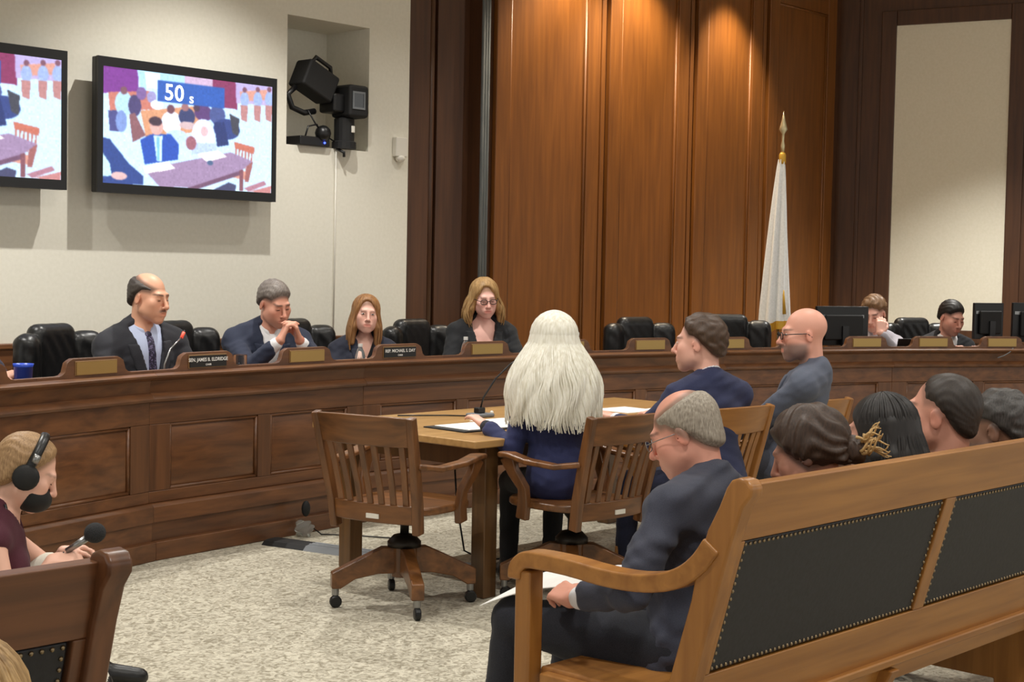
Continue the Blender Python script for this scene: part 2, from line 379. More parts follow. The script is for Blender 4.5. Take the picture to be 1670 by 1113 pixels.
def sdf_arrays(prims, res):
    B = 8; u = [p for p in prims if p[1] == 'u' and p[3] is not None]
    lo = np.min([p[3]-p[4] for p in u], axis=0) - 3*res; hi = np.max([p[3]+p[4] for p in u], axis=0) + 3*res
    nb = np.ceil((hi-lo)/(res*B)).astype(int)
    bi = np.stack(np.meshgrid(*[np.arange(n) for n in nb], indexing='ij'), -1).reshape(-1, 3)
    bc = lo + (bi*B + (B-1)/2)*res
    D = np.full(len(bc), 1.0)
    for f, op, k, c, r in prims: D = apply(D, f(bc), op, k)
    brad = res*(B-1)/2*1.733
    act = np.abs(D) < brad + .012 + res
    V = np.repeat(D[:, None], B**3, 1)
    off = np.stack(np.meshgrid(*[np.arange(B)]*3, indexing='ij'), -1).reshape(-1, 3)*res
    ai = np.where(act)[0]; P = (lo + bi[ai]*B*res)[:, None, :] + off[None]
    DD = np.full(P.shape[:2], 1.0)
    for f, op, k, c, r in prims:
        if c is None: DD = apply(DD, f(P), op, k); continue
        msk = np.linalg.norm(bc[ai]-c, axis=1) < r + brad + k + .005
        if op == 'i' or op == 'd': msk[:] = True
        if msk.any(): DD[msk] = apply(DD[msk], f(P[msk]), op, k)
    V[ai] = DD
    n = nb*B
    V = V.reshape(*nb, B, B, B).transpose(0, 3, 1, 4, 2, 5).reshape(*n)
    # surface nets
    S = V < 0
    c8 = [S[i:n[0]-1+i, j:n[1]-1+j, k:n[2]-1+k] for i in (0, 1) for j in (0, 1) for k in (0, 1)]
    cnt = sum(c.astype(np.int8) for c in c8); mixed = (cnt > 0) & (cnt < 8)
    ci = np.argwhere(mixed); idx = -np.ones(mixed.shape, int); idx[mixed] = np.arange(len(ci))
    vals = np.stack([V[ci[:, 0]+i, ci[:, 1]+j, ci[:, 2]+k] for i in (0, 1) for j in (0, 1) for k in (0, 1)], 1)
    corners = np.array([(i, j, k) for i in (0, 1) for j in (0, 1) for k in (0, 1)], float)
    acc = np.zeros((len(ci), 3)); num = np.zeros(len(ci))
    for a in range(8):
        for b in range(a+1, 8):
            if np.abs(corners[a]-corners[b]).sum() != 1: continue
            va, vb = vals[:, a], vals[:, b]; mm = (va < 0) != (vb < 0)
            t = np.where(mm, va/np.where(mm, va-vb, 1), 0)
            acc[mm] += (corners[a] + t[:, None]*(corners[b]-corners[a]))[mm]; num[mm] += 1
    verts = lo + (ci + acc/num[:, None])*res
    quads = []
    for ax in range(3):
        o1, o2 = (ax+1) % 3, (ax+2) % 3
        sl0 = [slice(1, -1)]*3; sl1 = [slice(1, -1)]*3; sl0[ax] = slice(0, n[ax]-1); sl1[ax] = slice(1, n[ax])
        A, Bq = S[tuple(sl0)], S[tuple(sl1)]; e = np.argwhere(A != Bq); flip = A[tuple(e.T)]
        base = e.copy(); base[:, o1] += 1; base[:, o2] += 1
        q = []
        for d1, d2 in ((-1, -1), (0, -1), (0, 0), (-1, 0)):
            p = base.copy(); p[:, o1] += d1; p[:, o2] += d2
            q.append(idx[tuple(p.T)])
        q = np.stack(q, 1); q[~flip] = q[~flip][:, ::-1]; quads.append(q)
    quads = np.concatenate(quads); quads = quads[(quads >= 0).all(1)]
    return verts, quads
def np_mesh(name, verts, quads, cols=None):
    me = bpy.data.meshes.new(name); nv, nq = len(verts), len(quads)
    me.vertices.add(nv); me.vertices.foreach_set('co', verts.astype(np.float32).ravel())
    me.loops.add(nq*4); me.loops.foreach_set('vertex_index', quads.astype(np.int32).ravel())
    me.polygons.add(nq); me.polygons.foreach_set('loop_start', np.arange(0, nq*4, 4, dtype=np.int32))
    me.polygons.foreach_set('use_smooth', np.ones(nq, bool)); me.update(calc_edges=True)
    if cols is not None:
        ca = me.color_attributes.new('Col', 'FLOAT_COLOR', 'POINT'); ca.data.foreach_set('color', np.c_[cols, np.ones(nv)].astype(np.float32).ravel())
    return me
def sdf_obj(name, prims, res, mat, parent=None, cols=None, loc=None):
    v, q = sdf_arrays(prims, res)
    if not len(v): return None
    return mkobj(name, np_mesh(name, v, q, cols(v) if cols else None), mat, parent, loc)

# ------------------------------------------------------------------ people
def rotx(a): c, s = math.cos(a), math.sin(a); return np.array([[1,0,0],[0,c,-s],[0,s,c]])
def roty(a): c, s = math.cos(a), math.sin(a); return np.array([[c,0,s],[0,1,0],[-s,0,c]])
def rotz(a): c, s = math.cos(a), math.sin(a); return np.array([[c,-s,0],[s,c,0],[0,0,1]])
def head_prims(F, fem, neck_to, mask=False):
    P = []; j = .9 if fem else 1.0; nr = .041 if fem else .051
    e = lambda *a, **k: P.append(ell(*a, F=F, **k)); cp = lambda *a, **k: P.append(cap(*a, F=F, **k))
    e((0, -.018, .034), (.076, .097, .086)); e((0, .018, -.03), (.063*j, .074, .086), k=.03)
    for s in (-1, 1):
        cp((s*.046*j, .008, -.062), (s*.014, .068, -.104), .024, .018, k=.03)
        e((s*.042*j, .060, -.022), (.027, .027, .026), k=.02)
    for s in (-1, 1): e((s*.034*j, .046, -.058), (.030, .040, .040), k=.03)
    e((0, .077, -.106), (.022*j, .018, .017), k=.02)
    cp((-.034, .083, .022), (.034, .083, .022), .012, k=.02)
    for s in (-1, 1):
        e((s*.031, .104, .003), (.019, .015, .012), op='s', k=.012)
        e((s*.031, .082, .003), (.015, .0105, .0105), k=.004)
    cp((0, .092, .012), (0, .116, -.031), .0080, .0115, k=.012); e((0, .119, -.036), (.0125, .011, .0105), k=.008)
    for s in (-1, 1): e((s*.0125, .104, -.040), (.0075, .009, .007), k=.005)
    e((0, .084, -.070), (.030, .020, .026), k=.02)
    cp((-.021, .096, -.0655), (.021, .096, -.0655), .0055, k=.008); cp((-.018, .0965, -.0775), (.018, .0965, -.0775), .0065, k=.008)
    cp((-.024, .1045, -.0715), (.024, .1045, -.0715), .003, op='s', k=.004)
    for s in (-1, 1):
        e((s*.080, -.010, -.010), (.0085, .019, .031), k=.006, rot=rotx(R(-12)) @ rotz(R(-s*18)))
        e((s*.090, -.004, -.008), (.006, .010, .018), op='s', k=.005)
    P.append(cap(F.pt((0, -.036, -.045)), neck_to, nr*F.s, (nr+.004)*F.s, k=.020*F.s))
    return P
def hand_prims(wr, d, n, side, curl=.5, s=1.0, spread=1.0):
    wr = V3(wr); d = unit(d); n = unit(V3(n) - d*(V3(n) @ d)); ox = np.cross(d, n)*side; P = []; k = .005
    for i in range(4):
        off = (1.5-i); kn = wr + (d*(.088-.004*abs(off)) + ox*.0195*off*spread)*s
        P.append(cap(wr + (ox*.013*off)*s, kn, .0155*s, .0115*s, k=.012)); L = (.070, .078, .073, .058)[i]*s
        p = kn; a = 0
        for j_, fr in enumerate((.45, .32, .26)):
            a += curl*(.9, 1.1, .8)[j_]; dd = d*math.cos(a) + n*math.sin(a); q = p + dd*L*fr
            P.append(cap(p, q, (.0098-.0012*j_)*s, (.0088-.0012*j_)*s, k=k)); p = q
    b = wr + (d*.02 + ox*.022)*s; q = b + unit(d*.7 + ox*.6 + n*.35)*.045*s
    P.append(cap(b, q, .016*s, .0125*s, k=.012)); q2 = q + unit(d*.9 + ox*.15 + n*.45)*.032*s
    P.append(cap(q, q2, .0118*s, .0105*s, k=k)); P.append(cap(q2, q2 + unit(d*.9 - ox*.1 + n*.4*(1+curl))*.026*s, .0108*s, .0085*s, k=k))
    return P
def torso_prims(F, w, fem, infl=0, belly=1.0):
    P = []; i = infl
    e = lambda c, r, **k: P.append(ell(c, tuple(x+i for x in r), F=F, **k)); cp = lambda a, b, ra, rb, **k: P.append(cap(a, b, ra+i, rb+i, F=F, **k))
    e((0, -.005, .02), (.172*w, .125, .13), k=.05); e((0, .015, .18), (.150*w, .112*belly, .17), k=.06); e((0, .0, .36), (.160*w, .112, .165), k=.06)
    for s in (-1, 1):
        cp((s*.05, -.015, .455), (s*.158*w, -.012, .428), .062, .060, k=.04)
        cp((0, -.028, .515), (s*.10*w, -.022, .468), .046, .044, k=.05)
        if fem: e((s*.070, .085, .325), (.062, .055, .062), k=.05)
    return P
def ik(S, W, l1, l2, pole):
    S, W = V3(S), V3(W); d = W-S; L = np.linalg.norm(d)
    if L > (l1+l2)*.995: W = S + d/L*(l1+l2)*.995; d = W-S; L = np.linalg.norm(d)
    a = (l1*l1 - l2*l2 + L*L)/(2*L); h = math.sqrt(max(l1*l1-a*a, 1e-6)); u = d/L; p = V3(pole); p = unit(p - u*(p @ u))
    return S + u*a + p*h, W
def mixc(c, c2, f): return c*(1-f[:, None]) + np.array(c2)[None]*f[:, None]
def sstep(x, a, b): t = np.clip((x-a)/(b-a), 0, 1); return t*t*(3-2*t)
def wrinkle(amp, ph):
    return (lambda P: amp*(np.sin(34*P[..., 0]+11*np.sin(13*P[..., 2]+ph)) * np.sin(27*P[..., 2]+6*np.sin(17*P[..., 1]+ph)) + .6*np.sin(55*P[..., 2]+20*P[..., 1]*np.sin(9*P[..., 0]+ph))), 'd', 1, None, None)

def hair_locks(F, n, az, length, flare, rad=.006, wave=.006, vol=.018, seed=1, front=None, yback=0, inward=0):
    rnd = random.Random(seed); mb = MB()
    rx, ry, rz = .076+vol, .097+vol, .086+vol
    for i in range(n):
        a = az[0] + (az[1]-az[0])*(i+rnd.random())/n; ln = length*(1+rnd.uniform(-.16, .03)-.05*abs(math.sin(a))); ph = a*7 + rnd.uniform(0, .9); v = rnd.uniform(-.004, .003); pts = []
        t0 = rnd.uniform(2, 16)
        for t in np.linspace(t0, 98, 7):
            q = R(t); p = V3((math.sin(q)*math.sin(a)*(rx+v), -math.sin(q)*math.cos(a)*(ry+v) - .018, math.cos(q)*(rz+v)+.034)); pts.append(p)
        out = unit((math.sin(a), -math.cos(a)*.6 - yback, 0)); base = pts[-1]
        m_ = max(3, int(length/.035))
        for j in range(1, m_+1):
            u_ = j/m_; l = ln*u_
            p = base + V3((0, 0, -l)) + out*flare*length*.62*math.sin(min(u_/.75, 1)*PI/2)*(1-.06*u_) - out*inward*max(0, u_-.6)*l
            wv = wave*(.4+1.2*u_); p = p + V3((math.cos(a), math.sin(a), 0))*wv*math.sin(ph+l*34) + out*wv*.6*math.sin(ph*1.7+l*28); pts.append(p)
        mm = len(pts); rr = [rad*F.s*(.5+.5*min(1, k/4))*(1 if k < mm-3 else .35+.2*(mm-1-k)) for k in range(mm)]
        mb.tube([F.pt(p) for p in pts], rr, 5, caps=False)
    return mb
def glasses(F, parent, mat, rim=.0016, w_=.023, h_=.016):
    g = MB(); ln = MB()
    for s in (-1, 1):
        c = V3((s*.032, .112, -.002)); loop = []
        for k in range(17):
            a = 2*PI*k/16; ex = math.copysign(abs(math.cos(a))**.75, math.cos(a)); ez = math.copysign(abs(math.sin(a))**.75, math.sin(a)); loop.append(F.pt(c + V3((ex*w_, -abs(ex*w_)*.12, ez*h_))))
        g.tube(loop, rim*1.3*F.s, 6); ln.add(loop[:16], [tuple(range(16))])
        g.tube([F.pt((s*.056, .108, .004)), F.pt((s*.076, .07, .005)), F.pt((s*.084, .0, .004)), F.pt((s*.083, -.022, -.014))], rim*1.3*F.s, 6)
    g.tube([F.pt((-.010, .112, .002)), F.pt((0, .116, .005)), F.pt((.010, .112, .002))], rim*1.3*F.s, 6)
    o = g.build('glasses', mat, parent, smooth=True); ln.build('lens', M['lens'], o)
M['lens'] = plain('spectacle_lens', (235, 240, 240), .05, trans=1, ior=1.02)

def person(label, Hc, body, yaw, pt=0, rl=0, lean=6, side=0, s=1.0, w=1.0, fem=False, skin=(205, 150, 125), hair=None, outfit=None, wrists=None, poles=None, hands=None,
           glass=None, eyes='open', beard=None, brow=(60, 45, 35), belly=1.0, legs='sit', res=.0065, bare=False, cres=.011, flush=.25, head_s=None, twist=0):
    Hc = V3(Hc); hs = head_s or s
    Rh = rotz(R(yaw-90)) @ rotx(R(-pt)) @ roty(R(rl))
    Rb0 = rotz(R(body-90)); fwd, rgt, upv = Rb0 @ V3((0, 1, 0)), Rb0 @ V3((1, 0, 0)), V3((0, 0, 1))
    N = Hc + (Rh @ V3((0, -.030, -.075)))*hs + V3((0, 0, -.078))*hs - fwd*.012*s
    ax = unit(upv + fwd*math.tan(R(lean)) + rgt*math.tan(R(side)))
    pel = N - ax*.525*s; base = V3((pel[0], pel[1], 0))
    y_ = unit(fwd - ax*(fwd @ ax)); x_ = np.cross(y_, ax); Rt = np.stack([x_, y_, ax], 1)
    T = Frame(Rt, pel-base, s); H = Frame(Rh, Hc-base, hs); Nl = N-base
    hp = head_prims(H, fem, Nl)
    sh = [T.pt((q*.178*w, -.008, .425)) for q in (1, -1)]
    if wrists is None: wrists = [pel + fwd*.36*s + rgt*q*.13*s + upv*(.06) for q in (1, -1)]
    if poles is None: poles = [unit(rgt*q*.6 - upv*.8 - fwd*.2) for q in (1, -1)]
    arms = []
    for q in (0, 1):
        E_, W_ = ik(sh[q], V3(wrists[q])-base, .285*s, .255*s, poles[q]); arms.append((sh[q], E_, W_))
    # one continuous skin surface: head, neck, torso, arms, hands
    bp = list(hp) + torso_prims(T, w*.93, fem, -.012, belly)
    for q in (0, 1):
        S_, E_, W_ = arms[q]; tk = .85 if fem else 1
        bp += [cap(S_, E_, .046*s*tk, .040*s*tk, k=.03), cap(E_, W_, .040*s*tk, .027*s*tk, k=.015)]
    if hands is None: hands = [None, None]
    for q in (0, 1):
        S_, E_, W_ = arms[q]; h = hands[q] or {}
        d = h.get('d', unit(W_-E_)); n = h.get('n', V3((0, 0, -1)))
        bp += hand_prims(W_, d, n, (1 if q == 0 else -1)*h.get('flip', 1), h.get('curl', .45), s*(.88 if fem else 1))
    sk = np.array(lin(skin))*1.08+.025; red = sk*np.array([1.05, .66, .60]); lip = sk*np.array([.86, .50, .48]); bw = np.array(lin(brow))
    hcol = np.array(lin(hair['c'])) if hair else sk
    def cols(v):
        q = H.loc(v); x, y, z = q[:, 0], q[:, 1], q[:, 2]; ax_ = np.abs(x); c = np.repeat(sk[None], len(v), 0)
        inh = sstep(z, -.2, -.15)*0+((np.abs(x) < .12) & (z > -.15) & (z < .16) & (y > -.15)).astype(float)
        c = mixc(c, red, flush*inh*np.exp(-(((ax_-.042)/.022)**2+((z+.03)/.022)**2+((y-.07)/.04)**2)))
        c = mixc(c, red, flush*1.3*inh*np.exp(-((x/.014)**2+((z+.034)/.014)**2+((y-.115)/.02)**2)))
        c = mixc(c, red, flush*.9*inh*np.exp(-(((ax_-.084)/.012)**2+((z+.012)/.035)**2)))
        c = mixc(c, lip, (.85 if fem else .55)*inh*(y > .07)*np.exp(-((z+.0715)/.0105)**4-(ax_/.026)**6))
        c = mixc(c, bw, (.45 if fem else .85)*inh*(y > .05)*np.exp(-((z-.0235-.10*np.clip(ax_-.012, 0, .03)+.25*np.clip(ax_-.04, 0, 1))/.0050)**4-((ax_-.030)/.021)**6))
        if beard:
            bc, fac, kind = beard; bc = np.array(lin(bc))
            f = sstep(-z, .028, .055)*sstep(y, -.02, .012)*sstep(z, -.175, -.125)*(1-((np.abs(z+.0715) < .010) & (ax_ < .022) & (y > .07)))
            if kind == 'moustache': f = np.exp(-((z+.055-.12*ax_*0+.25*np.clip(ax_-.012, 0, 1))/.0065)**4-(ax_/.03)**6)*(y > .06)
            c = mixc(c, bc, fac*f*inh)
        if hair and hair['style'] != 'none':
            c = mixc(c, hcol, hair.get('scalp', .75)*sstep(-hair_plane(hair)(q), -.012, .006)*inh)
        return c
    o = sdf_obj('person', bp, res, M['skin'], None, cols); o.location = base; tag(o, label, 'person')
    fm = fem
    # eyes
    if eyes:
        for q in (-1, 1):
            mb = MB(); Mx = Matrix([list(r_) for r_ in Rh])
            if eyes == 'open': mb.ball(H.pt((q*.031, .0865, .0035)), (.0128*hs, .0080*hs, .0064*hs), 14, 8, Mx)
            else: mb.ball(H.pt((q*.031, .0912, -.004)), (.0125*hs, .0030*hs, .0017*hs), 10, 6, Mx)
            eo = mb.build('eye', M['eye'], o, smooth=True); me = eo.data; n_ = len(me.vertices)
            co = np.zeros(n_*3, np.float32); me.vertices.foreach_get('co', co); lc = H.loc(co.reshape(-1, 3).astype(float)); dk = (np.abs(lc[:, 0]-q*.031) < .0056) if eyes == 'open' else np.ones(n_, bool)
            cc = np.where(dk[:, None], np.array(lin((44, 30, 24)))[None], np.array(lin((214, 205, 198)))[None])
            ca = me.color_attributes.new('Col', 'FLOAT_COLOR', 'POINT'); ca.data.foreach_set('color', np.c_[cc, np.ones(n_)].astype(np.float32).ravel())
    # hair
    if hair and hair['style'] != 'none': make_hair(o, H, hair)
    if glass: glasses(H, o, M['steel'] if glass == 'thin' else M['black'], .0011 if glass == 'thin' else .0019)
    # clothes
    if outfit: dress(o, T, H, Nl, arms, outfit, w, fem, s, belly, cres, bare)
    # legs
    if legs:
        lo = outfit.get('legs', (30, 32, 40)); lp = [ell((0, .0, -.005), (.185*w, .145, .125), F=T, k=.05)]; shoes = []
        for q in (1, -1):
            hip = T.pt((q*.09*w, .02, -.01))
            if legs == 'sit':
                kn = hip + fwd*.42*s + rgt*q*.05*s; kn[2] = max(.47, min(.52, hip[2]-.06)); an = kn + fwd*.03 + V3((0, 0, 0)); an[2] = .09
            elif legs == 'floor':
                kn = hip + fwd*.28*s + rgt*q*.08*s; kn[2] = .43; an = kn + fwd*.16 + rgt*q*.02; an[2] = .09
            else: kn, an = [V3(p)-base for p in legs[0 if q == 1 else 1]]
            lp += [cap(hip, kn, .092*s*w, .066*s, k=.03), cap(kn, an, .064*s, .050*s, k=.02)]
            shoes.append((an, fwd))
        lp.append(wrinkle(.0016, 3.))
        sdf_obj('trousers', lp, .015, fabric(lo), o)
        for an, f_ in shoes:
            sdf_obj('shoe', [ell(an + f_*.07 + V3((0, 0, -.045)), (.045, .13, .038), F=Frame(Rb0), k=.02) if False else cap(an + V3((0, 0, -.03)), an + f_*.15 + V3((0, 0, -.055)), .042, .032, k=.02), cap(an + V3((0, 0, -.04)), an+V3((0, 0, .02)), .045, .042, k=.02)], .012, M['black'], o)
    return o

def hair_plane(h):
    y0 = h.get('line', .030); sl = h.get('slope', 1.5); hz = h.get('ear', .030)
    def g(p):
        a = np.maximum((sl*(p[..., 1]-y0)-p[..., 2])/math.hypot(1, sl), (np.minimum(p[..., 1]+h.get('nape', .025), hz)-p[..., 2])*.75)
        if h['style'] == 'horseshoe': a = np.maximum(a, -(np.sqrt((p[..., 0]/.074)**2 + ((p[..., 1]-h.get('topy', .035))/.105)**2 + ((p[..., 2]-.12)/h.get('topz', .085))**2)-1)*.07)
        return a
    return g
def make_hair(o, H, h):
    st = h['style']; v = h.get('v', .014); m_ = hairmat(h['c'], h.get('c2'), sc_=(80, 80, 2.5) if st == 'long' else (230, 230, 45)); res = h.get('res', .006); y0 = h.get('line', .030); sl = h.get('slope', 1.5)
    g = hair_plane(h); tp_ = h.get('taper', .030)
    vv = (lambda P: H.s*(.0035 - (v+.0035)*sstep(-g(H.loc(P)), -.002, tp_)), 'd', 1, None, None)
    pl = fld(g, H, 'i', .012)
    base = [ell((0, -.018, .034), (.0765, .0975, .0865), F=H), ell((0, -.056, -.025), (.062, .050, .075), F=H, k=.02)]
    fr = h.get('freq', 26); amp = h.get('amp', .0014)
    st_f = (lambda P: amp*(np.sin(fr*np.arctan2(H.loc(P)[..., 0], H.loc(P)[..., 2]+.02) + 30*H.loc(P)[..., 1] + 4*np.sin(40*H.loc(P)[..., 1]))), 'd', 1, None, None)
    skull = [ell((0, -.018, .036), (.076+v, .097+v, .086+v*1.25), F=H), ell((0, -.058, -.025), (.064+v*.6, .052+v*.6, .075), F=H, k=.02)]
    if st == 'short':
        sdf_obj('hair', base + [vv, st_f, pl], res, m_, o)
    elif st == 'curly':
        cf = (lambda P: .006*np.sin(75*H.loc(P)[..., 0]+2*np.sin(60*H.loc(P)[..., 2]))*np.sin(70*H.loc(P)[..., 1]+1)*np.sin(72*H.loc(P)[..., 2]+2), 'd', 1, None, None)
        sdf_obj('hair', base + [vv, cf, pl], res, m_, o)
    elif st == 'horseshoe':
        sdf_obj('hair', base + [vv, st_f, pl], res, m_, o)
    elif st == 'long':
        P = skull + [fld(lambda p: (sl*(p[..., 1]-y0)-np.maximum(p[..., 2], -.02))/math.hypot(1, sl), H, 'i', .01), ell((h.get('part', .008), .105, .050), (.050, .062, .062), F=H, op='s', k=.012)]; amp = 0
        L = h.get('len', .24); fl = h.get('flare', .15)
        for a in np.linspace(h['az'][0]*.92, h['az'][1]*.92, 9):
            b0 = V3((math.sin(a)*(.056+v), -math.cos(a)*(.076+v)-.018, .03)); out = V3((math.sin(a), -math.cos(a)*.6-h.get('yback', 0), 0)); out = unit(out)
            P.append(cap(b0, b0 + V3((0, 0, -L)) *.45 + out*fl*L*.46, .024, .024, F=H, k=.03)); P.append(cap(b0 + V3((0, 0, -L*.45)) + out*fl*L*.46, b0 + V3((0, 0, -L*.90)) + out*fl*L*.58, .024, h.get('vr', .020), F=H, k=.03))
        sdf_obj('hair', P, res, m_, o)
        ho = [c for c in o.children if c.name.startswith('hair')][-1]
        hair_locks(H, h.get('n', 90), h['az'], L+.035, fl, h.get('rad', .006), h.get('wave', .005), v+.002, h.get('seed', 1), inward=h.get('inward', 0), yback=h.get('yback', 0)).build('lock_strands', m_, ho, smooth=True)['kind'] = 'stuff'
    for c, r in h.get('bumps', []):
        sdf_obj('hair_bun', [ell(c, r, F=H), (lambda P: .006*np.sin(90*H.loc(P)[..., 0])*np.sin(80*H.loc(P)[..., 1]+1)*np.sin(85*H.loc(P)[..., 2]), 'd', 1, None, None)], res, m_, o)

def dress(o, T, H, N, arms, of, w, fem, s, belly, res, bare):
    jac = of.get('jacket'); shirt = of.get('shirt', (225, 225, 228)); zb, slope = of.get('v', (.20, .22))
    nr = (.046 if fem else .0565)*H.s; sc_ = of.get('collar', not fem)
    tp = torso_prims(T, w, fem, .004, belly)
    sp = list(tp)
    axn = unit(H.pt((0, -.028, -.05)) - N)
    if sc_:
        cm = fabric(shirt, var=6)
        sdf_obj('shirt_collar', [cap(N - axn*.05*s, N + axn*.045*s, nr+.013*s, nr+.006*s, k=.01), fld(lambda p: p[..., 2]-(.553-.55*p[..., 1]), T, 'i', .004), fld(lambda p: np.maximum(np.abs(p[..., 0])-np.maximum(p[..., 2]-.475, 0)*.45, .02-p[..., 1]), T, 's', .003)], .006, cm, o)
    if of.get('scoop'):
        zs, ss = of['scoop']; sp.append(fld(lambda p: np.maximum(np.abs(p[..., 0]) - (p[..., 2]-zs)*ss, -p[..., 1]+.0), T, 's', .006))
    if of.get('sleeves'):
        for S_, E_, W_ in arms: sp += [cap(S_, E_, .056*s, .05*s, k=.03), cap(E_, W_ - unit(W_-E_)*.02, .048*s, .036*s, k=.02)]
        sp.append(wrinkle(.0018, 1.))
    shirt_o = sdf_obj('shirt' if not bare else 'top', sp, res, fabric(shirt, var=6), o)
    if of.get('tie'):
        f = comb(tp, .009*s)
        tw = lambda p: np.abs(p[..., 0]) - (.017 + .055*np.clip(.47-p[..., 2], 0, .4)*.6)
        kb = T.pt((0, .075, .485))
        sdf_obj('tie', [cap(T.pt((0, .1, .5)), T.pt((0, .1, .1)), .06, F=ID), (f, 'i', .002, None, None), fld(tw, T, 'i', .003), fld(lambda p: p[..., 2]-.485, T, 'i', .004), fld(lambda p: .03-p[..., 1], T, 'i', .003)], .006, of['tie'] if not isinstance(of['tie'], tuple) else fabric(of['tie']), o)
        sdf_obj('tie_knot', [ell((0, .066, .487), (.021, .017, .022), F=T)], .005, of['tie'] if not isinstance(of['tie'], tuple) else fabric(of['tie']), o)
    if jac:
        jm = fabric(jac, var=of.get('var', 7)); infl = of.get('infl', .018)
        jp = torso_prims(T, w, fem, infl, belly); jp.append(ell((0, .02, -.05), (.185*w, .145, .10), F=T, k=.05))
        for S_, E_, W_ in arms:
            jp += [cap(S_, E_, .064*s, .056*s, k=.03), cap(E_, W_ - unit(W_-E_)*.068*s, .054*s, .045*s, k=.02)]
        for q in (-1, 1): jp.append(cap((q*.08*w, -.02, .455), (q*.170*w, -.012, .428), .072, .070, F=T, k=.03))
        col = [cap(N - axn*.05*s - T.vec((0, .012, 0))*s, N - axn*.030*s - T.vec((0, .010, 0))*s, nr+.028*s, nr+.019*s, k=.015)]
        jp += col
        full = list(jp)
        if zb is not None:
            wedge = lambda p: np.maximum(np.abs(p[..., 0]) - np.maximum((p[..., 2]-zb)*slope, -.004), -p[..., 1]+.02)
            jp = jp + [fld(wedge, T, 's', .005)]
        ph = (N[0]*7+N[2]*3) % 6
        jo = sdf_obj('jacket', jp + [wrinkle(of.get('wr', .0030), ph)], res, jm, o)
        if zb is not None and of.get('lapel', True):
            ff = comb([p for p in full], .007*s)
            for q in (-1, 1):
                band = lambda p: np.maximum(np.abs(q*p[..., 0] - ((p[..., 2]-zb)*slope + .5*np.clip((p[..., 2]-zb)*.32, .004, .055))) - .5*np.clip((p[..., 2]-zb)*.32, .004, .055), np.maximum(.03-p[..., 1], np.maximum(p[..., 2]-.455, zb-p[..., 2])))
                a = T.pt((q*.06, .08, .2)); b = T.pt((q*.09, .06, .45))
                sdf_obj('lapel', [cap(a, b, .10*s, k=.01), (ff, 'i', .003, None, None), fld(band, T, 'i', .003)], .0075, jm, jo)
        if of.get('cuff', True):
            for S_, E_, W_ in arms:
                u_ = unit(W_-E_); sdf_obj('shirt_cuff', [cap(W_ - u_*.08*s, W_ - u_*.032*s, .038*s, .036*s, k=.01)], .008, fabric(shirt, var=6), jo)
# ------------------------------------------------------------------ curved desk (dais)
DC = V3((6.3, -4.0, 0))
def pol(phi, r, z=0): a = R(phi); return (DC[0]+r*math.sin(a), DC[1]+r*math.cos(a), z)
def face_in(phi): return math.atan2(-math.cos(R(phi)), -math.sin(R(phi)))       # heading towards the audience side
FACETS = [-28.2, -19.6, -11.0, -2.4, 6.2, 14.8, 23.4, 32.0, 40.6]
def fpt(i, u, r, z):        # straight facet i, u in 0..1
    a = V3(pol(FACETS[i], r, z)); b = V3(pol(FACETS[i+1], r, z)); return a + (b-a)*u
dais = tag(empty('dais'), 'long curved walnut committee desk with panelled front and raised nameplate boards', 'desk')
RB = 10.60
def run(i, prof, name, mat, u0=0, u1=1, parent=None, bevel=0):
    a = [fpt(i, u0, RB+o, z) for o, z in prof]; b = [fpt(i, u1, RB+o, z) for o, z in prof]; n = len(prof)
    mb = MB().add(a+b, [tuple(range(n)), tuple(range(n, 2*n))[::-1]] + [(k, (k+1) % n, n+(k+1) % n, n+k) for k in range(n)])
    return mb.build(name, mat, parent or dais, bevel=bevel)
